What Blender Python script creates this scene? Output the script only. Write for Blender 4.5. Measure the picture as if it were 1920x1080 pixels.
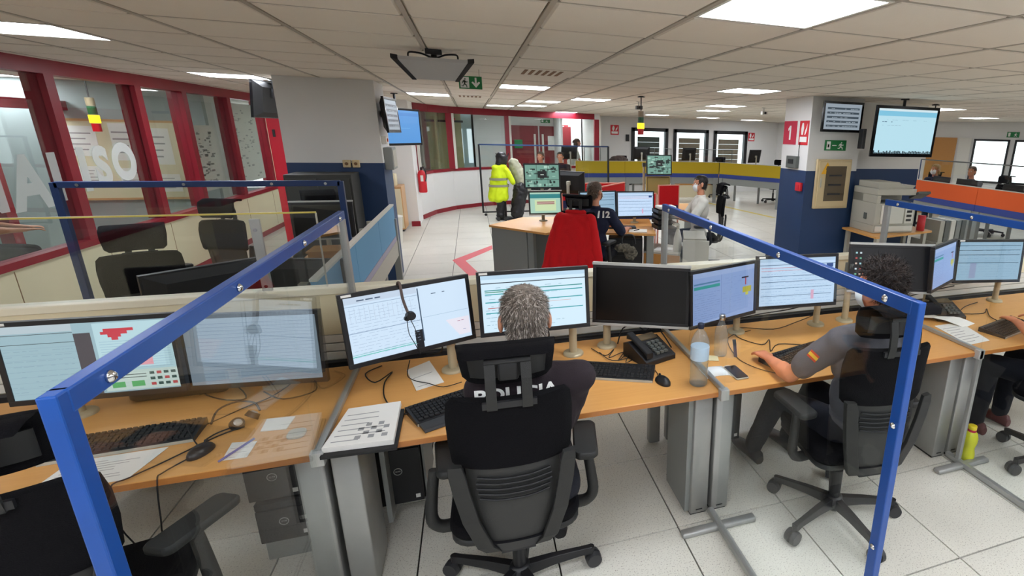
import bpy, bmesh, math, random
from mathutils import Vector, Matrix, noise
from mathutils.bvhtree import BVHTree
random.seed(7)
for _o in list(bpy.data.objects): bpy.data.objects.remove(_o)
S = bpy.context.scene
COL = S.collection
PI = math.pi
CZ = 2.396
# ---------------------------------------------------------------- camera
cd = bpy.data.cameras.new('camera'); camo = bpy.data.objects.new('camera', cd); COL.objects.link(camo)
cr = Vector((0.94125585, -0.33675721, 0.02513963)); cu = Vector((0.07099067, 0.27010473, 0.96021027)); cf = Vector((0.33014806, 0.90201886, -0.27814428))
camo.matrix_world = Matrix(((cr.x, cu.x, -cf.x, 0), (cr.y, cu.y, -cf.y, 0), (cr.z, cu.z, -cf.z, 1.892), (0, 0, 0, 1)))
cd.sensor_width = 36; cd.lens = 966.758 / 1920 * 36
cd.shift_x = -281.708 / 1920; cd.shift_y = -8.09 / 1920
cd.clip_start = 0.03; cd.clip_end = 200
S.camera = camo
# ---------------------------------------------------------------- world, exposure
w = bpy.data.worlds.new('sky'); S.world = w; w.use_nodes = True
w.node_tree.nodes['Background'].inputs[0].default_value = (0.86, 0.93, 1.0, 1)
w.node_tree.nodes['Background'].inputs[1].default_value = 2.0
S.view_settings.view_transform = 'Standard'; S.view_settings.look = 'None'
S.view_settings.exposure = 0.8; S.view_settings.gamma = 1; S.view_settings.use_curve_mapping = False
LIGHT = 15.0      # ceiling panel strength
SCR = 0.58       # screens
# ---------------------------------------------------------------- materials
def lin(h):
    if isinstance(h, str):
        c = [int(h[i:i+2], 16) / 255 for i in (0, 2, 4)]
    else: c = [v / 255 for v in h]
    return tuple((v / 12.92 if v <= .04045 else ((v + .055) / 1.055) ** 2.4) for v in c) + (1,)
MC = {}
def mat(name, col, rough=.5, metal=0., bump=0., bscale=60., var=0., vscale=8., spec=.5, coat=0., sheen=0.):
    if name in MC: return MC[name]
    m = bpy.data.materials.new(name); m.use_nodes = True; nt = m.node_tree; b = nt.nodes['Principled BSDF']
    b.inputs['Base Color'].default_value = lin(col); b.inputs['Roughness'].default_value = rough
    b.inputs['Metallic'].default_value = metal; b.inputs['Specular IOR Level'].default_value = spec
    b.inputs['Coat Weight'].default_value = coat; b.inputs['Sheen Weight'].default_value = sheen
    tc = nt.nodes.new('ShaderNodeTexCoord')
    if var:
        n = nt.nodes.new('ShaderNodeTexNoise'); n.inputs['Scale'].default_value = vscale; n.inputs['Detail'].default_value = 4
        nt.links.new(tc.outputs['Object'], n.inputs['Vector'])
        r = nt.nodes.new('ShaderNodeMapRange'); r.inputs[1].default_value = .3; r.inputs[2].default_value = .7
        r.inputs[3].default_value = 1 - var; r.inputs[4].default_value = 1 + var
        nt.links.new(n.outputs['Fac'], r.inputs[0])
        h = nt.nodes.new('ShaderNodeHueSaturation'); h.inputs['Color'].default_value = lin(col)
        nt.links.new(r.outputs[0], h.inputs['Value']); nt.links.new(h.outputs[0], b.inputs['Base Color'])
    if bump:
        n = nt.nodes.new('ShaderNodeTexNoise'); n.inputs['Scale'].default_value = bscale; n.inputs['Detail'].default_value = 3
        nt.links.new(tc.outputs['Object'], n.inputs['Vector'])
        bp = nt.nodes.new('ShaderNodeBump'); bp.inputs['Strength'].default_value = bump; bp.inputs['Distance'].default_value = .01
        nt.links.new(n.outputs['Fac'], bp.inputs['Height']); nt.links.new(bp.outputs[0], b.inputs['Normal'])
    MC[name] = m; return m
def emi(name, col, s=SCR):
    if name in MC: return MC[name]
    m = bpy.data.materials.new(name); m.use_nodes = True; b = m.node_tree.nodes['Principled BSDF']
    c = lin(col); b.inputs['Base Color'].default_value = (.01, .01, .01, 1); b.inputs['Roughness'].default_value = .35
    b.inputs['Emission Color'].default_value = c; b.inputs['Emission Strength'].default_value = s
    MC[name] = m; return m
def scol(h): return emi('screen_' + h, h)
def glassm(name, tint=(.96, .975, .97), ior=1.5, rough=0.0, cover=0.):
    if name in MC: return MC[name]
    m = bpy.data.materials.new(name); m.use_nodes = True; nt = m.node_tree; nt.nodes.clear()
    out = nt.nodes.new('ShaderNodeOutputMaterial'); mx = nt.nodes.new('ShaderNodeMixShader'); ge = nt.nodes.new('ShaderNodeNewGeometry')
    tr = nt.nodes.new('ShaderNodeBsdfTransparent'); gl = nt.nodes.new('ShaderNodeBsdfGlossy')
    tr.inputs[0].default_value = (*tint, 1); gl.inputs['Roughness'].default_value = rough
    dt = nt.nodes.new('ShaderNodeVectorMath'); dt.operation = 'DOT_PRODUCT'
    nt.links.new(ge.outputs['Incoming'], dt.inputs[0]); nt.links.new(ge.outputs['Normal'], dt.inputs[1])
    def mth(op, a, b):
        n = nt.nodes.new('ShaderNodeMath'); n.operation = op
        for i, v in enumerate((a, b)):
            if v is None: continue
            if isinstance(v, (int, float)): n.inputs[i].default_value = v
            else: nt.links.new(v, n.inputs[i])
        return n.outputs[0]
    f0 = ((ior-1)/(ior+1))**2      # Schlick reflectance of a clear sheet
    ab = mth('ABSOLUTE', dt.outputs['Value'], None); pw = mth('POWER', mth('SUBTRACT', 1.0, ab), 5.0)
    fr = mth('ADD', mth('MULTIPLY', pw, 1-f0), f0)
    nt.links.new(fr, mx.inputs[0]); nt.links.new(tr.outputs[0], mx.inputs[1]); nt.links.new(gl.outputs[0], mx.inputs[2])
    if cover:
        df = nt.nodes.new('ShaderNodeBsdfDiffuse'); df.inputs[0].default_value = (.8, .82, .8, 1); m2 = nt.nodes.new('ShaderNodeMixShader')
        m2.inputs[0].default_value = cover; nt.links.new(mx.outputs[0], m2.inputs[1]); nt.links.new(df.outputs[0], m2.inputs[2]); nt.links.new(m2.outputs[0], out.inputs[0])
    else: nt.links.new(mx.outputs[0], out.inputs[0])
    MC[name] = m; return m
def speckle(name, base, dark, rough, scale=180, thr=.64, randv=.05):
    m = bpy.data.materials.new(name); m.use_nodes = True; nt = m.node_tree; b = nt.nodes['Principled BSDF']
    g = nt.nodes.new('ShaderNodeNewGeometry')
    n = nt.nodes.new('ShaderNodeTexNoise'); n.inputs['Scale'].default_value = scale; n.inputs['Detail'].default_value = 2
    n2 = nt.nodes.new('ShaderNodeTexNoise'); n2.inputs['Scale'].default_value = 1.7; n2.inputs['Detail'].default_value = 5
    nt.links.new(g.outputs['Position'], n.inputs['Vector']); nt.links.new(g.outputs['Position'], n2.inputs['Vector'])
    rp = nt.nodes.new('ShaderNodeValToRGB'); rp.color_ramp.elements[0].position = thr - .06; rp.color_ramp.elements[1].position = thr + .05
    rp.color_ramp.elements[0].color = (0, 0, 0, 1); rp.color_ramp.elements[1].color = (1, 1, 1, 1)
    nt.links.new(n.outputs['Fac'], rp.inputs[0])
    mx = nt.nodes.new('ShaderNodeMix'); mx.data_type = 'RGBA'; mx.inputs[6].default_value = lin(base); mx.inputs[7].default_value = lin(dark)
    nt.links.new(rp.outputs[0], mx.inputs[0])
    oi = nt.nodes.new('ShaderNodeObjectInfo'); ad = nt.nodes.new('ShaderNodeMath'); ad.operation = 'MULTIPLY_ADD'
    ad.inputs[1].default_value = randv; nt.links.new(oi.outputs['Random'], ad.inputs[0])
    mr = nt.nodes.new('ShaderNodeMapRange'); mr.inputs[1].default_value = .3; mr.inputs[2].default_value = .7; mr.inputs[3].default_value = .93 - randv / 2; mr.inputs[4].default_value = 1.03 - randv / 2
    nt.links.new(n2.outputs['Fac'], mr.inputs[0]); nt.links.new(mr.outputs[0], ad.inputs[2])
    hs = nt.nodes.new('ShaderNodeHueSaturation'); nt.links.new(ad.outputs[0], hs.inputs['Value']); nt.links.new(mx.outputs[2], hs.inputs['Color'])
    nt.links.new(hs.outputs[0], b.inputs['Base Color']); b.inputs['Roughness'].default_value = rough
    b.inputs['Specular IOR Level'].default_value = .45
    return m
def wood(name, c1, c2, rough=.38, sc=(1.2, 22, 22)):
    if name in MC: return MC[name]
    m = bpy.data.materials.new(name); m.use_nodes = True; nt = m.node_tree; b = nt.nodes['Principled BSDF']
    g = nt.nodes.new('ShaderNodeTexCoord'); mp = nt.nodes.new('ShaderNodeMapping'); mp.inputs['Scale'].default_value = sc
    n = nt.nodes.new('ShaderNodeTexNoise'); n.inputs['Scale'].default_value = 3; n.inputs['Detail'].default_value = 6; n.inputs['Distortion'].default_value = .6
    nt.links.new(g.outputs['Object'], mp.inputs[0]); nt.links.new(mp.outputs[0], n.inputs['Vector'])
    mx = nt.nodes.new('ShaderNodeMix'); mx.data_type = 'RGBA'; mx.inputs[6].default_value = lin(c1); mx.inputs[7].default_value = lin(c2)
    nt.links.new(n.outputs['Fac'], mx.inputs[0]); nt.links.new(mx.outputs[2], b.inputs['Base Color']); b.inputs['Roughness'].default_value = rough
    MC[name] = m; return m
M = dict(
 floor=speckle('terrazzo_floor', 'd8d5ca', 'a59f95', .3, 150, .635),
 void=mat('joint_dark', '2b2a27', .9),
 ceil=mat('mineral_ceiling_tile', 'e2d9cb', .9, bump=.25, bscale=220, var=.03, vscale=1.5),
 tee=mat('ceiling_tee_bar', 'a89f90', .55),
 white=mat('white_wall_paint', 'e2e1de', .75, bump=.05, bscale=40, var=.02, vscale=1),
 cream=mat('cream_panel', 'ddd3b2', .55, var=.02, vscale=2),
 navy=mat('navy_wall_paint', '17365f', .5, var=.05, vscale=2),
 darknavy=mat('dark_navy_paint', '0d1f3c', .5),
 red=mat('dark_red_frame', '8c1326', .42, var=.06, vscale=5),
 brightred=mat('bright_red_panel', 'c4122c', .5),
 doorred=mat('wine_red_door', '7d1a22', .5, var=.08, vscale=4),
 blue=mat('blue_painted_steel', '0b428c', .38, var=.06, vscale=12),
 blued=mat('deep_blue_frame', '0e2f60', .4),
 alu=mat('brushed_aluminium', 'a9aaa7', .42, .55, var=.05, vscale=9),
 alug=mat('grey_lacquered_steel', '8d908d', .45, .2),
 alud=mat('dark_grey_steel', '5c605d', .5, .1),
 wood=wood('beech_desktop', 'dca45f', 'cf944e'),
 woodedge=wood('beech_edge', 'bf7f42', 'b06c34'),
 woodlight=wood('light_maple', 'd2a878', 'c5986a'),
 woodor=wood('orange_wood', 'c08a4a', 'b17a3c'),
 blk=mat('black_plastic', '17171a', .45),
 blkm=mat('matte_black_plastic', '121214', .6),
 blkg=mat('gloss_black', '08080a', .15),
 fabric=mat('black_chair_fabric', '0b0a0d', .95, bump=.4, bscale=300, spec=.15),
 chairp=mat('charcoal_chair_plastic', '1c1c1b', .6, bump=.15, bscale=400),
 chairm=mat('mid_grey_chair_plastic', '292928', .6, bump=.1, bscale=400),
 rubber=mat('grey_caster', '2e2e30', .5),
 silver=mat('silver_bezel', 'b9b9b5', .35, .4),
 beige=mat('beige_tube', 'b6a98c', .45, .2),
 paper=mat('white_paper', 'e6e4de', .8),
 ink=mat('grey_print', '9a9a9a', .8),
 inkd=mat('dark_print', '3c3c40', .8),
 pcf=mat('computer_case', '101013', .5),
 pcs=mat('computer_side', '2a2b2d', .5),
 pwhite=mat('white_plastic', 'd9d6cc', .5),
 pgrey=mat('light_grey_plastic', 'b3b0a3', .5),
 skin=mat('skin', 'c98a6b', .55, var=.05, vscale=30, bump=.05, bscale=150),
 skin2=mat('warm_skin', 'd9865f', .55, var=.06, vscale=30),
 yel=mat('yellow_screen_fabric', 'b59a10', .8, bump=.1, bscale=200),
 ora=mat('orange_screen_fabric', 'd3561c', .8, bump=.1, bscale=200),
 bluefab=mat('light_blue_screen_fabric', '6a9fc4', .8, bump=.1, bscale=200),
 purpfab=mat('blue_screen_band', '2c3f86', .7),
 hivis=mat('hi_vis_yellow', 'd6ee10', .7, bump=.2, bscale=40),
 reflect=mat('reflective_tape', '9a9a8a', .4, .3),
 redcloth=mat('red_fleece', 'c40812', .95, bump=.3, bscale=120),
 navycloth=mat('navy_shirt', '141a35', .9, bump=.2, bscale=200),
 darkcloth=mat('maroon_black_shirt', '1d1219', .92, bump=.2, bscale=220),
 greycloth=mat('grey_shirt', '53535a', .92, bump=.2, bscale=220),
 whitecloth=mat('white_shirt', 'd0cfc6', .9, bump=.2, bscale=200),
 trouser=mat('navy_trousers', '0c0f1c', .9, bump=.2, bscale=150),
 green=mat('sign_green', '147a3e', .5), signred=mat('sign_red', 'd01f2c', .5), signwhite=mat('sign_white', 'eeeeea', .5),
 magenta=mat('sign_crimson', 'c2183f', .5), signyel=mat('sign_yellow', 'f0b41a', .5),
 tape=mat('red_floor_tape', 'd4636a', .5), tapey=mat('yellow_floor_tape', 'd8c35a', .5),
 glass=glassm('clear_screen_glass', ior=1.42), winglass=glassm('window_glass', (.93, .96, .94)),
 frost=glassm('frosted_vinyl', (.9, .93, .9), 1.3, .3, .42),
 bottle=glassm('bottle_plastic', (.93, .96, .97), 1.5, .04, .1),
 water=glassm('bottle_water', (.93, .96, .97), 1.33), yelb=glassm('yellow_bottle_plastic', (.95, .9, .05), 1.4, .1, 0),
 chrome=mat('chrome', 'd8d8d8', .12, 1.), brown=mat('brown_print', '7d5a3a', .7), mask=mat('mask_white', 'e3e8ea', .8),
 teal=mat('teal_plastic', '1c7d70', .5), panel=mat('cream_metal', 'd2bd93', .5), dwin=mat('smoky_window', '5e5240', .25),
 blind=mat('brown_blind', '8d7a6a', .8), navyfab=mat('navy_screen_base', '1b2350', .7), hairg=mat('dark_cable', '101012', .6),
)
# ---------------------------------------------------------------- object helpers
def wloc(o):
    v = Vector((0, 0, 0))
    while o is not None: v = v + o.location; o = o.parent
    return v
class MB:
    def __init__(s): s.v = []; s.f = []; s.m = []; s.X = Matrix.Identity(4); s.sm = []
    def add(s, vs, fs, mi=0, smooth=False):
        n = len(s.v); s.v += [tuple(s.X @ Vector(v)) for v in vs]
        s.f += [tuple(n + i for i in f) for f in fs]; s.m += [mi] * len(fs); s.sm += [smooth] * len(fs); return s
    def box(s, x0, y0, z0, x1, y1, z1, mi=0):
        x0, x1 = sorted((x0, x1)); y0, y1 = sorted((y0, y1)); z0, z1 = sorted((z0, z1))
        vs = [(x, y, z) for x in (x0, x1) for y in (y0, y1) for z in (z0, z1)]
        return s.add(vs, [(0, 1, 3, 2), (4, 6, 7, 5), (0, 4, 5, 1), (2, 3, 7, 6), (0, 2, 6, 4), (1, 5, 7, 3)], mi)
    def cbox(s, c, d, mi=0): return s.box(c[0]-d[0]/2, c[1]-d[1]/2, c[2]-d[2]/2, c[0]+d[0]/2, c[1]+d[1]/2, c[2]+d[2]/2, mi)
    def rbox(s, x0, y0, z0, x1, y1, z1, r=.01, n=3, axis='z', mi=0):
        # box with its four edges along axis rounded, slight chamfer on caps
        a = {'z': 2, 'y': 1, 'x': 0}[axis]; lo = [x0, y0, z0]; hi = [x1, y1, z1]; p, q = [i for i in range(3) if i != a]
        def ring(off, t):
            o = []
            for (cx, cy, a0) in ((hi[p]-r, hi[q]-r, 0), (lo[p]+r, hi[q]-r, PI/2), (lo[p]+r, lo[q]+r, PI), (hi[p]-r, lo[q]+r, 1.5*PI)):
                for k in range(n+1):
                    an = a0 + k*PI/2/n; pt = [0, 0, 0]; pt[p] = cx+(r-off)*math.cos(an); pt[q] = cy+(r-off)*math.sin(an); pt[a] = t; o.append(tuple(pt))
            return o
        c = min(r*.4, abs(hi[a]-lo[a])*.25)
        rs = [ring(c, lo[a]), ring(0, lo[a]+c), ring(0, hi[a]-c), ring(c, hi[a])]
        return s.loft(rs, mi, caps=True, flip=(a == 1))
    def loft(s, rings, mi=0, caps=True, flip=False, smooth=True, closed=True):
        n = len(rings[0]); vs = [v for r in rings for v in r]; fs = []
        for i in range(len(rings)-1):
            for k in range(n if closed else n-1):
                a = i*n+k; b = i*n+(k+1) % n; f = (a, b, b+n, a+n); fs.append(f[::-1] if flip else f)
        s.add(vs, fs, mi, smooth)
        if caps:
            s.add(rings[0], [tuple(range(n)) if flip else tuple(range(n))[::-1]], mi)
            s.add(rings[-1], [tuple(range(n))[::-1] if flip else tuple(range(n))], mi)
        return s
    def cyl(s, p0, p1, r0, r1=None, n=12, mi=0, smooth=True):
        r1 = r0 if r1 is None else r1; p0 = Vector(p0); p1 = Vector(p1); d = (p1-p0).normalized()
        u = d.orthogonal().normalized(); v = d.cross(u)
        R = [[tuple(p+(u*math.cos(2*PI*k/n)+v*math.sin(2*PI*k/n))*r) for k in range(n)] for p, r in ((p0, r0), (p1, r1))]
        return s.loft(R, mi, smooth=smooth)
    def bar(s, p0, p1, w, h, up=(0, 0, 1), w1=None, h1=None, mi=0):
        p0 = Vector(p0); p1 = Vector(p1); d = (p1-p0).normalized(); side = d.cross(Vector(up))
        if side.length < 1e-4: side = d.orthogonal()
        side.normalize(); u = side.cross(d); w1 = w if w1 is None else w1; h1 = h if h1 is None else h1
        R = [[tuple(p+side*a*ww/2+u*b*hh/2) for a, b in ((-1, -1), (1, -1), (1, 1), (-1, 1))] for p, ww, hh in ((p0, w, h), (p1, w1, h1))]
        return s.loft(R, mi, smooth=False, flip=False)
    def tube(s, pts, r, n=6, mi=0, sub=4):
        P = [Vector(p) for p in pts]
        if sub > 1 and len(P) > 2:
            Q = []
            for i in range(len(P)-1):
                a = P[max(i-1, 0)]; b = P[i]; c = P[i+1]; d = P[min(i+2, len(P)-1)]
                for k in range(sub):
                    t = k/sub; Q.append(.5*((2*b)+(c-a)*t+(2*a-5*b+4*c-d)*t*t+(3*b-a-3*c+d)*t**3))
            Q.append(P[-1]); P = Q
        R = []; u = None
        for i, p in enumerate(P):
            d = (P[min(i+1, len(P)-1)]-P[max(i-1, 0)]).normalized()
            if u is None: u = d.orthogonal().normalized()
            u = (u - d*u.dot(d)); u = u.normalized() if u.length > 1e-5 else d.orthogonal().normalized()
            v = d.cross(u); rr = r(i/(len(P)-1)) if callable(r) else r
            R.append([tuple(p+(u*math.cos(2*PI*k/n)+v*math.sin(2*PI*k/n))*rr) for k in range(n)])
        return s.loft(R, mi)
    def lathe(s, prof, c=(0, 0, 0), n=20, mi=0, sx=1, sy=1):
        R = [[(c[0]+r*sx*math.cos(2*PI*k/n), c[1]+r*sy*math.sin(2*PI*k/n), c[2]+z) for k in range(n)] for r, z in prof]
        return s.loft(R, mi)
    def prism(s, poly, a, b, axis='y', mi=0):
        # poly in the plane across axis: axis y -> (x,z); x -> (y,z); z -> (x,y)
        def pt(p, t): return {'y': (p[0], t, p[1]), 'x': (t, p[0], p[1]), 'z': (p[0], p[1], t)}[axis]
        ar = sum(poly[i][0]*poly[(i+1) % len(poly)][1]-poly[(i+1) % len(poly)][0]*poly[i][1] for i in range(len(poly)))
        if ar < 0: poly = poly[::-1]
        a, b = sorted((a, b)); R = [[pt(p, a) for p in poly], [pt(p, b) for p in poly]]
        return s.loft(R, mi, smooth=False, flip=(axis == 'y'))
    def quad(s, a, b, c, d, mi=0): return s.add([a, b, c, d], [(0, 1, 2, 3)], mi)
    def ell(s, c, r, n=12, mi=0):
        R = []
        for i in range(1, n//2):
            t = PI*i/(n//2); R.append([(c[0]+r[0]*math.sin(t)*math.cos(2*PI*k/n), c[1]+r[1]*math.sin(t)*math.sin(2*PI*k/n), c[2]-r[2]*math.cos(t)) for k in range(n)])
        return s.loft(R, mi)
    def sheet(s, prof, thick, nu=10, mi=0, zc=0):
        """curved panel facing +y: prof rows (z, halfwidth, y, wing)"""
        F = []; B = []
        for z, hw, y, wg in prof:
            F.append([(hw*(2*k/nu-1), y+wg*abs(2*k/nu-1)**2.2+thick/2*(1-.6*abs(2*k/nu-1)**6), z) for k in range(nu+1)])
            B.append([(hw*(2*k/nu-1), y+wg*abs(2*k/nu-1)**2.2-thick/2*(1-.6*abs(2*k/nu-1)**6), z) for k in range(nu+1)])
        R = [f+b[::-1] for f, b in zip(F, B)]
        return s.loft(R, mi, flip=True)
    def build(s, name, m, parent=None, bevel=0):
        off = wloc(parent) if parent is not None else Vector((0, 0, 0))
        me = bpy.data.meshes.new(name); me.from_pydata([tuple(Vector(v)-off) for v in s.v], [], s.f)
        ms = m if isinstance(m, (list, tuple)) else [m]
        for x in ms: me.materials.append(M[x] if isinstance(x, str) else x)
        me.polygons.foreach_set('material_index', s.m); me.polygons.foreach_set('use_smooth', s.sm); me.update()
        o = bpy.data.objects.new(name, me); COL.objects.link(o)
        if parent is not None: o.parent = parent
        if bevel:
            b = o.modifiers.new('bevel', 'BEVEL'); b.width = bevel; b.segments = 2; b.limit_method = 'ANGLE'
        return o
def tag(o, label, cat, group=None):
    o['label'] = label; o['category'] = cat
    if group: o['group'] = group
    return o
def T(name, label, cat, loc=(0, 0, 0), group=None):
    o = bpy.data.objects.new(name, None); COL.objects.link(o); o.location = loc; o.empty_display_size = .1
    return tag(o, label, cat, group)
def struct(name, mb, m, parent=None, kind=True, bevel=0):
    o = mb.build(name, m, parent, bevel)
    if parent is None: o['kind'] = 'structure'
    return o
def sempty(name, loc=(0, 0, 0)):
    o = bpy.data.objects.new(name, None); COL.objects.link(o); o.location = loc; o['kind'] = 'structure'; return o
def origin_to(o, p):
    """move a mesh object's origin without moving its shape"""
    p = Vector(p); d = p-o.location; o.data.transform(Matrix.Translation(-d)); o.location = p; return o
def one(name, mb, m, label, cat, group=None, at=None, bevel=0):
    o = mb.build(name, m, None, bevel); tag(o, label, cat, group)
    if at is not None: origin_to(o, at)
    return o
def dup(root, loc, rz=0, label=None, group=None):
    r = root.copy(); COL.objects.link(r); r.location = loc; r.rotation_euler = (0, 0, rz)
    if label: r['label'] = label
    if group: r['group'] = group
    for ch in list(root.children):
        c = ch.copy(); COL.objects.link(c); c.parent = r
        for g in list(ch.children):
            d = g.copy(); COL.objects.link(d); d.parent = c
    return r
def rotz(c, a): return Matrix.Translation(Vector(c)) @ Matrix.Rotation(a, 4, 'Z')
TMP = bpy.data.scenes.new('workshop')
def evalmesh(o):
    for c in list(o.users_collection): c.objects.unlink(o)
    TMP.collection.objects.link(o); vl = TMP.view_layers[0]; vl.update(); dg = vl.depsgraph
    me = bpy.data.meshes.new_from_object(o.evaluated_get(dg)); TMP.collection.objects.unlink(o); return me
def textmesh(txt, size, thick=.001, bold=.0, align='CENTER'):
    cu_ = bpy.data.curves.new('lettering', 'FONT'); cu_.body = txt; cu_.size = size; cu_.extrude = thick; cu_.align_x = align; cu_.align_y = 'CENTER'; cu_.offset = bold
    o = bpy.data.objects.new('lettering', cu_); me = evalmesh(o); bpy.data.objects.remove(o); return me
def text(txt, size, X, m, parent, name='lettering', bold=0, thick=.001, sx=1.):
    me = textmesh(txt, size, thick, bold); off = wloc(parent) if parent else Vector((0, 0, 0))
    me.transform(Matrix.Translation(-off) @ X @ Matrix.Scale(sx, 4, (1, 0, 0)))
    me.materials.clear(); me.materials.append(M[m] if isinstance(m, str) else m)
    o = bpy.data.objects.new(name, me); COL.objects.link(o)
    if parent: o.parent = parent
    return o
def face(c, yaw=0, tilt=0):
    """matrix: local x right, y up, z toward viewer (-Y world when yaw=0)"""
    return Matrix.Translation(Vector(c)) @ Matrix.Rotation(yaw, 4, 'Z') @ Matrix.Rotation(PI/2-tilt, 4, 'X')
# ---------------------------------------------------------------- screens
def row_dashes(q, u0, u1, v, h, col, dens=.7, seed=0, l=1):
    R = random.Random(seed); x = u0
    while x < u1:
        wd = R.uniform(.015, .06)
        if R.random() < dens: q.append((x, v, min(x+wd, u1), v+h, col, l))
        x += wd + R.uniform(.006, .02)
def ui(style, seed=1):
    R = random.Random(seed); q = []
    A = lambda u0, v0, u1, v1, c, l=1: q.append((u0, v0, u1, v1, c, l))
    if style == 'form':        # pale window with heavy rules, as on the centre monitors
        A(0, 0, 1, 1, 'd3ecfb', 0); A(0, .93, 1, 1, 'bcd9ee'); A(0, .855, 1, .87, '16202c')
        for k, (v, c) in enumerate(((.73, '2f8f8c'), (.66, '2fa0a8'), (.52, '2fa0a8'), (.33, '2fa0a8'))):
            A(.03, v, .97, v+.017, c)
        A(.03, .70, .2, .715, '2f8f5a'); A(.05, .42, .5, .432, 'c0605a'); A(.5, .47, .85, .478, 'd6b0a8')
        for k in range(12): row_dashes(q, .03, R.uniform(.2, .9), .06+k*.065, .008, '8fb0c4', .6, seed+k)
    elif style == 'split':     # list left, map right
        A(0, 0, 1, 1, 'cfe4f8', 0); A(0, .9, .56, 1, 'c3d3e6'); A(0, .86, .56, .868, '8fa6c0'); A(.565, .1, .575, .97, '3a5068')
        A(.585, .48, 1, .486, '9db8d2'); A(.5, .0, .565, .3, '10141c')
        for k in range(16): row_dashes(q, .02, .54, .08+k*.048, .006, 'a9bcd6', .8, seed+k)
        for k in range(14): A(.03+k*.036, .6, .033+k*.036, .84, 'b9c8de')
        A(0, .09, .5, .1, '33c0a8'); A(0, .12, .5, .126, '59b8b0'); A(0, .45, .56, .46, '8aa0bb')
        for k in range(10): A(.88-k*.011, .06+k*.03, .99, .09+k*.03, 'e7e4f0', 2)
        for k in range(22): A(.84+R.random()*.14, .1+R.random()*.25, .85+R.random()*.14, .105+R.random()*.26, '9a7fae', 3) if 0 else None
        row_dashes(q, .84, .98, .22, .01, 'a070a0', .5, 3, 3); row_dashes(q, .88, .98, .30, .01, 'b07090', .5, 4, 3); row_dashes(q, .86, .98, .14, .008, '6a7fb0', .5, 6, 3)
        row_dashes(q, .05, .3, .93, .018, '44566e', .35, 9, 2); row_dashes(q, .68, .8, .84, .014, '5a6c84', .6, 10)
    elif style == 'calls':     # leftmost monitor: list, dark gap, map + call panel
        A(0, 0, 1, 1, '98b6c0', 0); A(0, .9, .42, 1, 'b4c4cc'); A(0, .875, .42, .882, '30383c'); A(0, .75, .42, .757, '333c40')
        for k in range(9): row_dashes(q, .01, .4, .1+k*.07, .005, '7f9cac', .7, seed+k); A(0, .07+k*.078, .42, .074+k*.078, '8ba6b4')
        A(.42, 0, .52, .86, '4b474d'); A(.54, .3, 1, .98, 'b4d4dc', 1)
        for (a, b, c, d) in ((.6, .86, .78, .9), (.58, .82, .74, .86), (.62, .78, .7, .82), (.64, .74, .68, .78)): A(a, b, c, d, 'c23a48', 3)
        A(.76, .36, .86, .62, 'e58a94', 2)
        for k in range(12): A(.56, .33+k*.035, .98, .336+k*.035, '93b4c8', 2)
        A(.54, .02, 1, .3, 'c6d8d2', 2)
        for k in range(4):
            for j in range(3): A(.82+k*.045, .06+j*.08, .85+k*.045, .1+j*.08, '34504c' if (k+j) % 3 else 'b84a4c', 3)
        for k in range(2): A(.58+k*.12, .06, .66+k*.12, .14, '5fae6a', 3); A(.56, .19+k*.04, .8, .2+k*.04, '2d3c3c', 3)
    elif style == 'greylist':
        A(0, 0, 1, 1, '8b9dac', 0); A(0, 0, .1, 1, '7b8894')
        for k in range(17): A(.1, .05+k*.054, .97, .058+k*.054, '6b7c92'); row_dashes(q, .12, .95, .03+k*.054, .006, '7f92aa', .7, seed+k)
    elif style == 'violet':
        A(0, 0, 1, 1, '8fa8da', 0); A(0, .9, 1, 1, '9fb4e0'); A(.02, .68, .42, .74, '2f9a98'); A(.02, .77, .42, .8, '4f7fa8')
        A(.44, .1, .446, .9, '7388c0')
        for k in range(13): row_dashes(q, .03, .42, .05+k*.045, .007, '6f86bc', .7, seed+k); row_dashes(q, .47, .78, .2+k*.05, .006, '7d92c8', .5, seed+k+40)
        A(.78, .74, .9, .77, '2a2a40', 2); A(.84, .6, .86, .74, 'b04a5c', 2); A(.8, .44, .95, .56, 'b7b24a', 2); A(.85, .38, .9, .44, 'c8c860', 2)
    elif style == 'rows':
        A(0, 0, 1, 1, 'c4dcf8', 0); A(0, .93, 1, 1, 'b0cbe6'); A(0, .86, 1, .872, '40607c')
        for v, c in ((.8, 'c88a9a'), (.74, 'd8a4b0'), (.62, '54708e'), (.5, '54708e'), (.36, '54708e'), (.2, '54708e')): A(.02, v, .96, v+.012, c)
        for k in range(14): row_dashes(q, .03, .95, .05+k*.062, .008, '9dbade', .7, seed+k)
        A(.68, .1, .72, .3, 'dca8c4', 2); A(.88, .78, .97, .86, '2c4a86', 2)
    elif style == 'steel':
        A(0, 0, 1, 1, '93b4cc', 0)
        for v in (.9, .78, .66, .45): A(.0, v, .97, v+.015, '2f4c62')
        for k in range(12): row_dashes(q, .02, .95, .08+k*.07, .007, '7c9cb6', .7, seed+k)
        A(.2, .05, .3, .45, '8f9cbc')
    elif style == 'off': A(0, 0, 1, 1, '0d0a09', 0)
    elif style == 'icons':
        A(0, 0, 1, 1, '0a0a0e', 0)
        for j in range(6):
            for k in range(2): A(.04+k*.055, .84-j*.13, .065+k*.055, .88-j*.13, ('9fd0d8', 'c8d8e0', 'b04a48', '6fb090', 'd0b8a8')[(j*2+k) % 5])
    elif style == 'cctv':
        A(0, 0, 1, 1, '6f9a8c', 0)
        for k in range(48):
            x = R.random()*.9; y = R.random()*.9; A(x, y, x+R.uniform(.03, .16), y+R.uniform(.03, .12), R.choice(['16211f', '2f4a44', '8fb8a8', 'a8cbbb', '22332f']), 1+k % 3)
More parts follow.
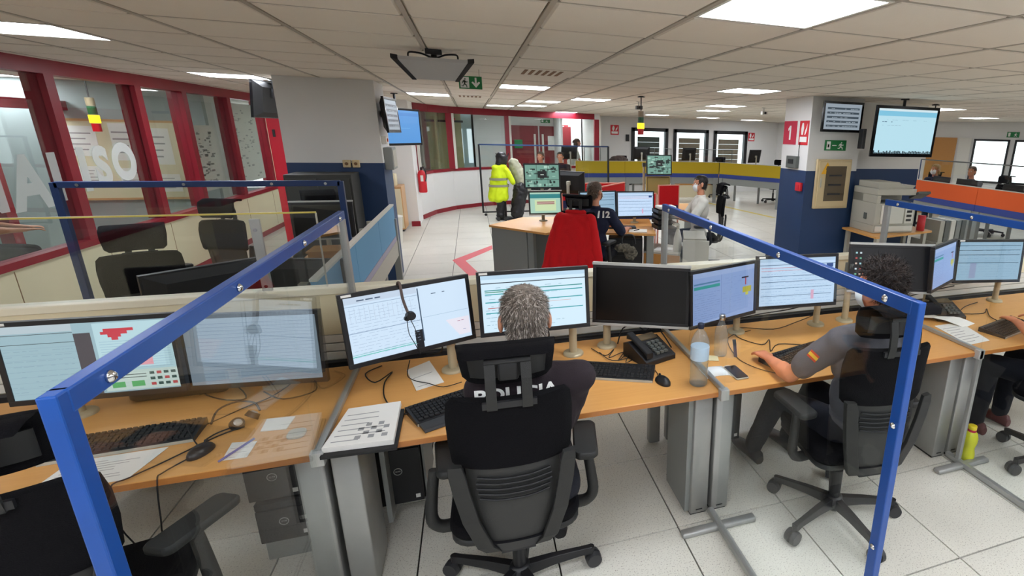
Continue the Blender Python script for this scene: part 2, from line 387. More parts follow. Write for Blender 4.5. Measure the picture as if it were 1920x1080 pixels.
        A(.36, .42, .64, .72, '0d1312', 4); A(.45, .54, .55, .57, 'c8d8d0', 5)
        for x in (.33, .66): A(x, .0, x+.01, 1, '0d1312', 4)
        A(0, .33, 1, .35, '0d1312', 4)
    elif style == 'teal':
        A(0, 0, 1, 1, 'a6cbb8', 0); A(0, .72, 1, .92, '2c7f82'); A(.15, .1, .85, .64, 'c9dcae', 1); A(.22, .42, .8, .56, '9a6a66', 2); A(.22, .47, .8, .5, 'd8c8b8', 3)
    elif style == 'bluetv':
        A(0, 0, 1, 1, '4b92d6', 0); A(0, .83, 1, .93, '3f84cc'); A(.3, .45, .7, .47, '62a6e0')
    elif style == 'bigtv':
        A(0, 0, 1, 1, 'b4dcea', 0); A(0, .84, 1, .95, '7cc0dc'); A(0, .95, 1, 1, 'd0e4ea'); row_dashes(q, .08, .25, .7, .02, '5a7a90', .8, 3)
        row_dashes(q, .02, .9, .75, .008, '90b4c8', .6, 5); row_dashes(q, .02, .4, .63, .008, '8aa8bc', .6, 6)
        for k in range(36): A(k*.0278, 0, k*.0278+.022, .02+R.random()*.05, '1c3038')
    elif style == 'darklist':
        A(0, 0, 1, 1, '8e9aa4', 0)
        for k in range(5): A(.06, .78-k*.17, .94, .86-k*.17, '3a4650'); row_dashes(q, .1, .9, .8-k*.17, .02, 'a0acb4', .6, k, 2)
    return q
def screen_mesh(w, h, style, X, seed=1):
    q = ui(style, seed); cols = []; mb = MB(); mb.X = X
    for u0, v0, u1, v1, c, l in q:
        if c not in cols: cols.append(c)
        z = l*.0004; x0 = (min(u0, 1)-.5)*w; x1 = (min(u1, 1)-.5)*w; y0 = (min(v0, 1)-.5)*h; y1 = (min(v1, 1)-.5)*h
        mb.quad((x0, y0, z), (x1, y0, z), (x1, y1, z), (x0, y1, z), cols.index(c))
    dim = style in ('off',)
    return mb, [mat('screen_off_panel', '0b0908', .3) if dim else scol(c) for c in cols]
def panel_parts(root, X, w, h, style, seed=1, frame='blk', fw=.018, deep=.045, silver=False):
    b = MB(); b.X = X
    d = .022
    b.box(-w/2, -h/2, -d, w/2, -h/2+fw*1.15, .004); b.box(-w/2, h/2-fw, -d, w/2, h/2, .004)
    b.box(-w/2, -h/2+fw*1.15, -d, -w/2+fw, h/2-fw, .004); b.box(w/2-fw, -h/2+fw*1.15, -d, w/2, h/2-fw, .004)
    fr = b.build('bezel', frame, root, .0015)
    if silver:
        s = MB(); s.X = X; s.box(-w/2-.003, h/2-.002, -d, w/2+.003, h/2+.012, .007); s.build('silver_trim', 'silver', root, .001)['label'] = 'silver top strip'; s = MB(); s.X = X; s.box(-w/2-.003, -h/2-.008, -d, w/2+.003, -h/2+.006, .006); s.build('silver_trim', 'silver', root, .001)['label'] = 'silver bottom strip'
    mb, ms = screen_mesh(w-2*fw, h-fw*2.15, style, X @ Matrix.Translation((0, fw*.07, 0)), seed)
    mb.build('screen', ms, root)
    k = MB(); k.X = X; ww = w/2-.01; hh = h/2-.01
    k.loft([[(-ww, -hh, -d), (ww, -hh, -d), (ww, hh, -d), (-ww, hh, -d)], [(-ww*.7, -hh*.7, -deep), (ww*.7, -hh*.7, -deep), (ww*.7, hh*.7, -deep), (-ww*.7, hh*.7, -deep)]], smooth=False)
    k.build('back_cover', 'blkm' if not silver else 'silver', root)
    return fr
def monitor(label, x, y, z, yaw, tilt, w, h, style, seed=1, silver=False, polex=None, poley=2.62, deskz=.735, group='desk monitors in the front row', sticker=True, poleh=None, arm=True):
    px = x if polex is None else polex
    t = T('monitor', label, 'monitor', (px, poley, deskz), group)
    X = face((x, y, z), yaw, tilt)
    panel_parts(t, X, w, h, style, seed, silver=silver)
    b = MB(); b.cyl((px, poley, deskz), (px, poley, z-.02 if poleh is None else poleh), .021, n=16); b.build('stand_pole', 'beige', t)
    b = MB(); b.lathe([(.055, 0), (.055, .008), (.05, .014), (.024, .016)], (px, poley, deskz), 24); b.build('stand_base', 'beige', t)
    if arm:
        bk = X @ Vector((0, 0, -.045)); b = MB(); b.bar((px, poley, bk.z), (bk.x, bk.y, bk.z), .03, .05); b.cbox((px, poley, bk.z), (.055, .05, .06)); b.build('mount_arm', 'alud', t)
    if sticker:
        s = MB(); s.X = X; s.box(-w/2+.012, h/2-.013, .004, -w/2+.05, h/2-.003, .005); s.build('sticker', 'paper', t)['label'] = 'white sticker on the frame'
    return t
# ---------------------------------------------------------------- keyboards, mice, cables
def keyboard(label, c, yaw, w=.44, d=.145, z=.735, rest=False, group='computer keyboards'):
    t = T('keyboard', label, 'keyboard', (c[0], c[1], z), group); X = rotz((c[0], c[1], z), yaw)
    b = MB(); b.X = X; b.prism([(-d/2, 0), (d/2, 0), (d/2, .028), (-d/2, .014)], -w/2, w/2, 'x'); b.build('body', 'blk', t, .003)
    k = MB(); k.X = X
    R = random.Random(3)
    for j in range(6):
        yy = -d/2+.012+j*.0205+(.004 if j == 5 else 0); zz = .0145+(yy+d/2)/d*.0135; xx = -w/2+.012
        spans = ((0, 15), (15.4, 18.4), (18.8, 22.8))
        for a, e in spans:
            i = a
            while i < e-.01:
                kw = 1
                if j == 0 and a == 0: kw = [1.3, 1.3, 1.3, 5.6, 1.3, 1.3, 1.3, 1.6][min(int(R.random()*8), 7)] if i > 3 and i < 4 else 1.25
                kw = min(kw, e-i); x0 = -w/2+.011+i*(w-.022)/22.8; x1 = x0+kw*(w-.022)/22.8-.0028
                if not (j in (3, 4) and a == 15.4 and j == 3): k.add([(x0, yy, zz), (x1, yy, zz), (x1, yy+.0165, zz+.0015), (x0, yy+.0165, zz+.0015), (x0+.0015, yy+.0015, zz+.006), (x1-.0015, yy+.0015, zz+.006), (x1-.0015, yy+.015, zz+.0075), (x0+.0015, yy+.015, zz+.0075)], [(4, 5, 6, 7), (0, 1, 5, 4), (1, 2, 6, 5), (2, 3, 7, 6), (3, 0, 4, 7)])
                i += kw
    ko = k.build('keys', 'blkm', t); ko['kind'] = 'stuff'
    e = MB(); e.X = X; e.box(-w/2, -d/2-.003, .001, w/2, -d/2, .012); e.build('front_edge', 'pgrey', t)['label'] = 'pale front edge strip'
    if rest:
        r = MB(); r.X = X; r.prism([(-d/2-.07, .002), (-d/2-.004, .002), (-d/2-.004, .016), (-d/2-.06, .012)], -w/2+.005, w/2-.03, 'x'); r.build('wrist_rest', 'rubber', t, .003)
    return t
def mouse(label, c, yaw, col='blk', z=.735):
    t = T('mouse', label, 'mouse', (c[0], c[1], z), None); b = MB(); b.X = rotz((c[0], c[1], z), yaw)
    R = []
    for k in range(7):
        s = k/6; R.append([(.031*math.cos(a)*math.sqrt(max(1-(s*.96)**2, .02)), .054*math.sin(a)*math.sqrt(max(1-(s*.96)**2, .02))-.004*s, .001+.032*s*(1-.0*s)) for a in [2*PI*i/18 for i in range(18)]])
    b.loft(R); b.build('shell', col, t)
    s = MB(); s.X = rotz((c[0], c[1], z), yaw); s.cyl((-.003, .03, .03), (.003, .03, .03), .007, n=10); s.build('scroll_wheel', 'rubber', t)
    return t
def cable(label, pts, r=.0025, m='hairg', group=None, z=None, cat='cable'):
    b = MB(); b.tube(pts, r, 5)
    return one('cable', b, m, label, cat, group, at=pts[0])
def paper(label, poly, z=.7365, th=.0012, lines=8, m='paper', name='paper_sheet', seed=1, block=None):
    t = T(name, label, 'paper', (poly[0][0], poly[0][1], z)); b = MB(); b.prism(poly, z, z+th, 'z'); b.build('sheet', m, t)
    a, bb, c, d = [Vector((p[0], p[1], 0)) for p in poly]; R = random.Random(seed); k = MB()
    def P(u, v): return (a*(1-u)+bb*u)*(1-v)+(d*(1-u)+c*u)*v
    zt = z+th+.0004
    def q(u0, v0, u1, v1): k.quad(*[(*P(u, v)[:2], zt) for u, v in ((u0, v0), (u1, v0), (u1, v1), (u0, v1))])
    for i in range(lines):
        v = .1+i*.8/lines; q(.08, v, R.uniform(.4, .92), v+.02)
    if block:
        for i in range(5):
            for j in range(4):
                if (i+j) % 2 == 0: q(.4+i*.1, .12+j*.1, .49+i*.1, .2+j*.1)
    if lines or block: k.build('printed_text', 'ink', t)
    return t
# ---------------------------------------------------------------- desks
def desk(label, x0, x1, y0=1.96, y1=2.76, z=.735, th=.026, group='front row desktops', legs=True):
    t = T('desk', label, 'desk', ((x0+x1)/2, (y0+y1)/2, 0), group)
    b = MB(); b.box(x0, y0, z-th, x1, y1, z); b.build('desktop', 'wood', t, .003)
    b = MB(); b.box(x0, y0-.002, z-th+.001, x1, y0, z-.002); b.build('edge_band', 'woodedge', t)
    return t
def slab_leg(t, x0, x1, y0, y1, z1=.705):
    b = MB(); b.rbox(x0, y0, .012, x1, y1, z1, .006, 2); b.build('leg', 'alu', t)
    f = MB(); f.box(x0+.004, y0+.01, 0, x1-.004, y1-.01, .013); lg = list(t.children)[-1]
    f.build('foot', 'blk', lg)
    s = MB(); s.box((x0+x1)/2-.018, y0-.0012, .03, (x0+x1)/2+.018, y0+.001, .036); s.build('slot', 'blk', lg)
# ---------------------------------------------------------------- office chair
def build_chair(label, group, headrest=True, arms=True, slots=True):
    t = T('office_chair', label, 'chair', (0, 0, 0), group)
    b = MB(); b.lathe([(.03, .05), (.045, .06), (.05, .1), (.04, .125), (.03, .13)], n=20); b.build('base_hub', 'blk', t)
    for k in range(5):
        a = 2*PI*k/5; X = Matrix.Rotation(a, 4, 'Z'); b = MB(); b.X = X
        R = []
        for s, r, z, wd, h in ((0, .03, .098, .05, .05), (.4, .14, .1, .042, .038), (.8, .27, .092, .034, .03), (1, .315, .086, .036, .034)):
            R.append([(r, -wd/2, z-h/2), (r, wd/2, z-h/2), (r, wd/2*.7, z+h/2), (r, -wd/2*.7, z+h/2)])
        b.loft(R, smooth=False); b.cyl((.312, 0, .1), (.312, 0, .05), .016, .012, 10)
        l = b.build('leg', 'blk', t, .002)
        c = MB(); c.X = X
        for sy in (-1, 1): c.cyl((.322, sy*.006, .036), (.322, sy*.029, .036), .036, .033, 16)
        c.cyl((.322, -.006, .036), (.322, .006, .036), .012, n=8); c.build('caster', 'rubber', l)
    b = MB(); b.cyl((0, 0, .12), (0, 0, .28), .027, n=16); b.cyl((0, 0, .28), (0, 0, .4), .016, n=12); b.build('gas_column', 'blk', t)
    b = MB(); b.rbox(-.1, -.12, .385, .1, .1, .43, .03); b.build('seat_mechanism', 'blk', t)
    b = MB(); b.rbox(-.235, -.2, .43, .235, .26, .455, .08, 5); b.build('seat_pan', 'chairp', t)
    b = MB(); b.rbox(-.24, -.2, .455, .24, .265, .505, .085, 6); s = b.build('seat', 'fabric', t, .008)
    # back
    b = MB(); b.sheet([(.8, .185, -.268, .045), (.815, .198, -.268, .05), (.9, .206, -.27, .055), (.98, .207, -.276, .055), (1.04, .2, -.283, .05), (1.06, .182, -.287, .045)], .036, 14); b.build('back_pad', 'fabric', t)
    b = MB(); b.sheet([(.475, .095, -.245, .01), (.5, .11, -.25, .01), (.6, .135, -.262, .015), (.7, .152, -.27, .02), (.8, .158, -.272, .03), (.83, .155, -.272, .03)], .012, 12); sh = b.build('back_shell', 'chairm', t)
    if slots:
        for i in range(5):
            z = .675+i*.021; b = MB(); b.tube([(-.128+.012*abs(i-2.5)/2.5, -.268, z+.006), (-.06, -.281, z), (0, -.2835, z-.002), (.06, -.281, z), (.128-.012*abs(i-2.5)/2.5, -.268, z+.006)], .0048, 5); b.build('slot', 'blkm', sh)
    for s_ in (-1, 1):
        b = MB(); R = []
        for z, xi, xo, y in ((.43, .06, .115, -.235), (.47, .085, .14, -.255), (.6, .124, .178, -.275), (.72, .144, .198, -.283), (.8, .156, .208, -.284), (.83, .165, .208, -.28)):
            R.append([(s_*xi, y-.012, z), (s_*xo, y-.006, z), (s_*xo, y+.022, z), (s_*xi, y+.008, z)])
        b.loft(R, smooth=False, flip=s_ < 0); b.build('back_upright', 'chairp', t, .003)
    b = MB(); b.sheet([(.425, .1, -.235, .01), (.44, .11, -.24, .01), (.472, .115, -.25, .01)], .02, 8); b.bar((0, -.24, .43), (0, -.05, .41), .12, .03); b.build('back_bracket', 'blk', t)
    if arms:
        for s_ in (-1, 1):
            b = MB(); b.loft([[(s_*(x-.0), y-w_/2, z-h_/2), (s_*x, y+w_/2, z-h_/2), (s_*x+s_*.0, y+w_/2, z+h_/2), (s_*x, y-w_/2, z+h_/2)] for x, y, z, w_, h_ in ((.1, -.02, .42, .08, .03), (.2, -.03, .415, .08, .03))], smooth=False, flip=s_ < 0)
            b.tube([(s_*.19, -.03, .418), (s_*.27, -.05, .425), (s_*.305, -.06, .47), (s_*.3, -.05, .56), (s_*.285, -.03, .665)], lambda q: .026-.006*q, 8); a = b.build('arm', 'chairp', t)
            p = MB(); p.X = Matrix.Translation((s_*.285, .0, .68)) @ Matrix.Rotation(-s_*.12, 4, 'Z'); p.rbox(-.048, -.13, -.014, .048, .125, .016, .03, 5); p.build('arm_pad', 'chairp', a)
    if headrest:
        h = T('headrest', '', 'x'); del h['label']; del h['category']; h.parent = t
        b = MB(); b.sheet([(1.09, .125, -.225, .03), (1.11, .145, -.23, .04), (1.18, .155, -.243, .045), (1.225, .155, -.25, .04), (1.248, .152, -.275, .01), (1.245, .145, -.305, -.01), (1.225, .13, -.32, -.01)], .032, 12); b.build('head_cushion', 'fabric', h)
        b = MB(); b.sheet([(1.12, .118, -.252, .02), (1.2, .125, -.268, .02)], .012, 8)
        b.rbox(-.032, -.305, 1.13, .032, -.262, 1.215, .01); b.build('headrest_plate', 'blkm', h)
        for s_ in (-1, 1):
            b = MB(); b.loft([[(s_*.055-.016, y-.005, z), (s_*.055+.016, y-.005, z), (s_*.055+.016, y+.005, z), (s_*.055-.016, y+.005, z)] for y, z in ((-.31, 1.035), (-.318, 1.08), (-.315, 1.14), (-.3, 1.2))], smooth=False); b.build('headrest_bracket', 'chairp', h)
        b = MB(); b.cyl((-.07, -.3, 1.2), (.07, -.3, 1.2), .012, n=10); b.build('headrest_bar', 'blk', h); b = MB(); b.box(-.085, -.314, 1.04, .085, -.302, 1.062); b.build('headrest_bar', 'blk', h)
    return t
# ---------------------------------------------------------------- people
def bake(o, mods):
    for ty, kw in mods:
        m = o.modifiers.new(ty.lower(), ty)
        for k, v in kw.items(): setattr(m, k, v)
    par = o.parent; o.parent = None; me = evalmesh(o); COL.objects.link(o); o.parent = par; old = o.data
    o.modifiers.clear(); o.data = me; bpy.data.meshes.remove(old)
def blob(name, prims, m, parent, vox=.008, smooth=6, wr=0., wrs=14., cut=None):
    b = MB()
    for p in prims:
        if p[0] == 'c':
            p0, p1, r0, r1 = Vector(p[1]), Vector(p[2]), p[3], p[4]; n = 14
            d = (p1-p0); L = max(d.length, 1e-5); d = d/L; u = d.orthogonal().normalized(); v = d.cross(u); R = []
            fl = p[5] if len(p) > 5 else None    # (axis vector, squash)
            def rg(c, r):
                o = []
                for k in range(n):
                    w_ = (u*math.cos(2*PI*k/n)+v*math.sin(2*PI*k/n))*r
                    if fl: ax = Vector(fl[0]).normalized(); w_ = w_-ax*w_.dot(ax)*(1-fl[1])
                    o.append(tuple(c+w_))
                return o
            for a in (-85, -60, -30): R.append(rg(p0+d*r0*math.sin(math.radians(a)), r0*math.cos(math.radians(a))))
            R.append(rg(p0, r0)); R.append(rg(p1, r1))
            for a in (30, 60, 85): R.append(rg(p1+d*r1*math.sin(math.radians(a)), r1*math.cos(math.radians(a))))
            b.loft(R)
        else:
            b.X = (p[3] if len(p) > 3 else Matrix.Identity(4)).copy() if False else Matrix.Translation(Vector(p[1])) @ (p[3] if len(p) > 3 else Matrix.Identity(4)); b.ell((0, 0, 0), p[2], 16); b.X = Matrix.Identity(4)
    o = b.build(name, m, parent)
    bm = bmesh.new(); bm.from_mesh(o.data); bmesh.ops.recalc_face_normals(bm, faces=bm.faces); bm.to_mesh(o.data); bm.free()
    bake(o, [('REMESH', dict(mode='VOXEL', voxel_size=vox, use_smooth_shade=True)), ('SMOOTH', dict(factor=.6, iterations=smooth))])
    if wr:
        off = wloc(parent)
        nv = len(o.data.vertices); cs = [0.]*nv*3; o.data.vertices.foreach_get('co', cs); ns = [tuple(n.vector) for n in o.data.vertex_normals]
        for i in range(nv):
            q = (Vector(cs[3*i:3*i+3])+off)*wrs; nn = (noise.noise(q)+.5*noise.noise(q*2.1+Vector((3, 1, 7))))*wr; n_ = ns[i]
            cs[3*i] += n_[0]*nn; cs[3*i+1] += n_[1]*nn; cs[3*i+2] += n_[2]*nn
        o.data.vertices.foreach_set('co', cs); o.data.update()
    if cut:
        bm = bmesh.new(); bm.from_mesh(o.data); off = wloc(parent)
        for co, no in cut: bmesh.ops.bisect_plane(bm, geom=bm.verts[:]+bm.edges[:]+bm.faces[:], plane_co=Vector(co)-off, plane_no=Vector(no), clear_outer=True)
        bm.to_mesh(o.data); bm.free()
    o.data.polygons.foreach_set('use_smooth', [True]*len(o.data.polygons))
    o.data.materials.clear(); o.data.materials.append(M[m] if isinstance(m, str) else m)
    return o
def ik(a, b, l1, l2, hint):
    a = Vector(a); b = Vector(b); d = b-a; L = min(d.length, (l1+l2)*.999); d.normalize(); x = (l1*l1-l2*l2+L*L)/(2*L); h = math.sqrt(max(l1*l1-x*x, 0))
    hv = Vector(hint); hv = (hv-d*hv.dot(d)).normalized(); return a+d*x+hv*h, a+d*L
def hand_prims(wr, dr, up, side, s=1.0, curl=.5):
    """wr wrist, dr pointing direction, up back-of-hand normal, side +1 thumb toward cross(dr,up)"""
    dr = Vector(dr).normalized(); up = Vector(up); up = (up-dr*up.dot(dr)).normalized(); lt = dr.cross(up).normalized()*side; P = []
    wr = Vector(wr); kn = wr+dr*.085*s
    for k in range(4): P.append(('c', wr+dr*.02+lt*(.014-.009*k)*s, kn+lt*(.03-.02*k)*s, .014*s, .0115*s))
    for k, L in enumerate((.068, .077, .071, .055)):
        base = kn+lt*(.031-.0205*k)*s; a1 = curl*.5; a2 = curl*1.1; d1 = dr*math.cos(a1)-up*math.sin(a1); d2 = dr*math.cos(a2)-up*math.sin(a2); d3 = dr*math.cos(a2*1.5)-up*math.sin(a2*1.5)
        m1 = base+d1*L*.45*s; m2 = m1+d2*L*.32*s; P += [('c', base, m1, .0098*s, .009*s), ('c', m1, m2, .009*s, .0082*s), ('c', m2, m2+d3*L*.22*s, .0082*s, .0072*s)]
    tb = wr+dr*.03*s+lt*.024*s; t1 = tb+(dr*.75+lt*.75-up*.25).normalized()*.036*s; t2 = t1+(dr*.95+lt*.25-up*.2).normalized()*.03*s
    P += [('c', tb, t1, .013*s, .011*s), ('c', t1, t2, .0105*s, .0085*s)]
    return P
def person(label, o, yaw, hz=.56, lean=.04, lx=0., headturn=0., hnod=0., hands=None, sc=1., vox=.008, skin='skin', shirt='navycloth', pants='trouser', group=None,
           sleeve=.62, feet=True, hair='black', hairkind='short', hairlen=.01, chest=1., longs=False, mask=False, headoff=(0, 0), elbow=None, elpos=None, standing=False, footy=.36, cut=None, maskcol='mask', legs=True):
    """seated figure. o = floor point under the hips; faces local +Y turned by yaw"""
    t = T('person', label, 'person', (o[0], o[1], 0), group); X = Matrix.Translation((o[0], o[1], 0)) @ Matrix.Rotation(yaw, 4, 'Z')
    W = lambda x, y, z: X @ Vector((x, y, z)); D = lambda x, y, z: (X.to_3x3() @ Vector((x, y, z)))
    f = D(0, 1, 0); rt = D(1, 0, 0); up = Vector((0, 0, 1))
    if standing: hz = .93
    pel = W(0, 0, hz); wai = W(lx*.3, lean*.3, hz+.17*sc); chs = W(lx*.7, lean*.8, hz+.36*sc); nkb = W(lx, lean*1.2, hz+.53*sc)
    hx, hy = headoff; hc = W(lx+hx, lean*1.35+.03+hy, hz+.71*sc)
    sh = {s: W(lx+s*.175*sc*chest, lean*1.05, hz+.475*sc) for s in (-1, 1)}
    HM = Matrix.Rotation(yaw+headturn, 4, 'Z') @ Matrix.Rotation(hnod, 4, 'X'); h3 = HM.to_3x3()
    H = lambda x, y, z: hc+h3 @ Vector((x, y, z))*sc
    body = [('e', pel, (.155*sc, .115*sc, .11*sc), Matrix.Rotation(yaw, 4, 'Z')), ('e', wai, (.135*sc*chest, .1*sc, .14*sc), Matrix.Rotation(yaw, 4, 'Z')),
            ('e', chs, (.16*sc*chest, .11*sc, .17*sc), Matrix.Rotation(yaw, 4, 'Z')), ('c', chs, nkb, .09*sc, .06*sc), ('c', sh[-1], sh[1], .058*sc, .058*sc),
            ('c', nkb-up*.02, H(0, -.012, -.05), .054*sc, .05*sc)]
    head = [('e', H(0, -.012, .035), (.075*sc, .094*sc, .085*sc), HM), ('e', H(0, .022, -.035), (.058*sc, .068*sc, .075*sc), HM), ('e', H(0, .05, -.078), (.03*sc, .03*sc, .022*sc), HM),
            ('c', H(0, .086, .012), H(0, .104, -.02), .009*sc, .013*sc), ('e', H(0, .082, -.052), (.022*sc, .012*sc, .008*sc), HM), ('e', H(0, .079, -.066), (.019*sc, .012*sc, .007*sc), HM),
            ('c', H(-.03, .08, .032), H(.03, .08, .032), .009*sc, .009*sc), ('e', H(-.083, -.012, -.008), (.01*sc, .02*sc, .034*sc), HM), ('e', H(.083, -.012, -.008), (.01*sc, .02*sc, .034*sc), HM)]
    arms = []; sl = []; wrs_ = {}
    hands = hands or {}
    for s in (-1, 1):
        tgt = hands.get(s, tuple(W(s*.13, .42, .76) if not standing else W(s*.26, .06, .8)))
        el, wr = ik(sh[s], tgt, .29*sc, .255*sc, (elbow or {}).get(s, tuple(rt*s*.5-up*1.-f*.15)))
        if elpos and s in elpos: el = Vector(elpos[s]); wr = Vector(tgt)
        arms += [('c', sh[s], el, .05*sc, .04*sc), ('c', el, el.lerp(wr, .35), .041*sc, .042*sc), ('c', el.lerp(wr, .35), wr, .042*sc, .026*sc, (up, .85))]
        dr = (wr-el).normalized(); dr = (dr+f*.3); dr.z *= .2
        arms += hand_prims(wr, dr, up, -s, sc*.95, .5)
        L = (el-sh[s]); sl.append(('c', sh[s], sh[s]+L*sleeve, .064*sc, .062*sc))
        if sleeve >= 1 or longs: sl.append(('c', el, el.lerp(wr, .9), .056*sc, .038*sc))
    lg = []; pl = []; shoes = []
    if legs:
        for s in (-1, 1):
            hp = W(s*.09, 0, hz-.01)
            if standing: kn = W(s*.1, .03, .5); an = W(s*.1, -.01, .09); fd = f
            else: kn = W(s*.13, .42*sc, .5); an = W(s*.13, footy, .095)
            lg += [('c', hp, kn, .078*sc, .052*sc), ('c', kn, an, .054*sc, .034*sc)]
            pl += [('c', hp, kn, .092*sc, .068*sc), ('c', kn, an-up*.005, .069*sc, .054*sc)]
            shoes.append((an, s))
    blob('body', body+head+arms+lg, skin, t, vox, 4, cut=cut)
    tor = [(p[0], p[1], tuple(v+.016 for v in p[2]), p[3]) for p in body[:3]]+[('c', chs, nkb-up*.02, .105*sc, .075*sc), ('c', sh[-1], sh[1], .07*sc, .07*sc)]
    shirt_o = blob('shirt', tor+sl, shirt, t, max(vox, .009), 5, wr=.006, wrs=11, cut=[(tuple(pel+up*-.03), (0, 0, -1))])
    co = MB(); nn = 20; ring = []
    for k, (r, z) in enumerate(((.066, -.018), (.07, .0), (.066, .022), (.062, .02), (.06, -.01))): ring.append([tuple(nkb+up*(.01+z)+(rt*math.cos(2*PI*i/nn)*1.0+f*math.sin(2*PI*i/nn)*.95)*r*sc) for i in range(nn)])
    co.loft(ring); co.build('collar', shirt, t)
    if legs:
        blob('trousers', [('e', pel, (.17*sc, .13*sc, .1*sc), Matrix.Rotation(yaw, 4, 'Z'))]+pl, pants, t, max(vox, .01), 5, wr=.005, wrs=10)
    # hair: a cap with many short strands
    hcol = {'grey': ['7d7268', '5e544c', 'b4aaa0'], 'black': ['120d0b', '1d1512', '0b0908'], 'brown': ['4a3020', '38241a', '5d4230'], 'blonde': ['a5824f', '8a6a3e', 'b99860'], 'greybrown': ['5c4a3c', '3f3026', '7a6a5c'], 'dkbrown': ['1a100c', '2a1a12', '120a08']}[hair]
    ms = [mat('hair_'+c, c, .6) for c in hcol]; hb = MB(); R = random.Random(len(label))
    cap = [('e', H(0, -.018, .04), (.0795*sc, .098*sc, .09*sc), HM)]
    if hairkind in ('long', 'bun'): cap += [('e', H(0, -.06, -.03), (.075*sc, .06*sc, .09*sc), HM)]
    if hairkind == 'bun': cap += [('e', H(0, -.11, .04), (.04*sc, .04*sc, .04*sc), HM)]
    else: cap += [('e', H(0, -.052, -.02), (.068*sc, .05*sc, .06*sc), HM)]
    hc_o = blob('hair', cap, ms[0], t, max(vox, .006), 3, wr=.003, wrs=60)
    # open the cap at the face
    bm = bmesh.new(); bm.from_mesh(hc_o.data); off = wloc(t); inv = h3.inverted()
    dl = []
    for v in bm.verts:
        q = inv @ ((v.co+off)-hc)/sc
        if q.y > .035 and q.z < .06+.25*(q.y-.05) or (q.z < -.06 and q.y > -.03) or (q.z < .01 and q.y > -.0): dl.append(v)
    bmesh.ops.delete(bm, geom=dl, context='VERTS'); bm.to_mesh(hc_o.data); bm.free()
    for x in ms[1:]: hc_o.data.materials.append(x)
    N = 5200 if vox <= .0065 else 500
    vs = hc_o.data.vertices
    for k in range(N):
        v = vs[R.randrange(len(vs))]; q = inv @ (v.co+off-hc)/sc; nrm = v.normal
        wx = Vector((q.x, q.y+.03, 0)); tan = h3 @ Vector((wx.x*4+R.uniform(-.3, .3), wx.y*4+R.uniform(-.3, .3), -.9 if q.z < .07 else -.15)); tan.normalize()
        if hairkind == 'curly': tan = Vector((R.uniform(-1, 1), R.uniform(-1, 1), R.uniform(-1, 1))).normalized()
        d = (tan*.75+nrm*(.55 if hairkind == 'curly' else .32)).normalized(); L = hairlen*R.uniform(.7, 1.5); s_ = d.cross(nrm).normalized()*(.0011 if N > 1000 else .003)
        p = v.co+nrm*.0; e = p+d*L; e2 = e+(d*.4-nrm*.45+tan*.4).normalized()*L*.6
        hb.add([p-s_, p+s_, e+s_*.8, e-s_*.8, e2], [(0, 1, 2, 3), (3, 2, 4)], R.choice((0, 1, 1, 2)))
    ho = hb.build('hair_strands', ms, t); ho.data.transform(Matrix.Translation(wloc(t))); ho['kind'] = 'stuff'
    for s in (-1, 1):
        e = MB(); e.X = Matrix.Translation(H(s*.03, .074, .012)) @ HM; e.ell((0, 0, 0), (.013*sc, .011*sc, .009*sc), 10); eo = e.build('eye', mat('eye_white', 'e6e0da', .3), t)
        p_ = MB(); p_.X = Matrix.Translation(H(s*.03, .0835, .012)) @ HM; p_.ell((0, 0, 0), (.005*sc, .003*sc, .005*sc), 8); p_.build('pupil', mat('pupil', '1a0f0a', .2), eo)
    if mask:
        mk = MB(); rows = []
        for z, w_, y0 in ((.0, .05, .088), (-.02, .062, .108), (-.05, .064, .108), (-.08, .052, .095), (-.1, .03, .075)):
            rows.append([tuple(H(w_*math.sin(a), y0*math.cos(a)*.55+y0*.45-.004, z)) for a in [(-1+2*i/10)*1.45 for i in range(11)]])
        mk.loft(rows, caps=False, closed=False); mo = mk.build('face_mask', maskcol, t)
        for s in (-1, 1):
            e = MB(); e.tube([tuple(H(s*.058, .045, -.02)), tuple(H(s*.078, .02, .0)), tuple(H(s*.084, -.01, .022))], .0018, 5, sub=3); e.build('ear_loop', 'mask', mo)
    for an, s in shoes:
        b = MB(); b.X = Matrix.Translation((an.x, an.y, 0)) @ Matrix.Rotation(yaw, 4, 'Z')
        R2 = []
        for y, w_, h_ in ((-.075, .028, .05), (-.06, .036, .075), (0, .04, .085), (.06, .044, .065), (.13, .047, .048), (.175, .038, .04), (.195, .02, .03)):
            R2.append([(w_*math.cos(a), y, max(0.0, h_*.5+h_*.55*math.sin(a))) for a in [2*PI*i/12 for i in range(12)]])
        b.loft(R2); b.build('shoe', mat('maroon_shoe', '5c1c1c', .5) if feet == 'red' else 'blk', t)
    return t, shirt_o, H, W
# ================================================================= SETTING
def to_px(p):
    v = Vector(p)-Vector((0, 0, 1.892)); a = v.dot(cf)
    if a < .05: return None
    return 1241.7+966.758*v.dot(cr)/a, 531.9-966.758*v.dot(cu)/a, a
XR = 13.6; XL = -7.4; YB = -3.2; YF = 16.6
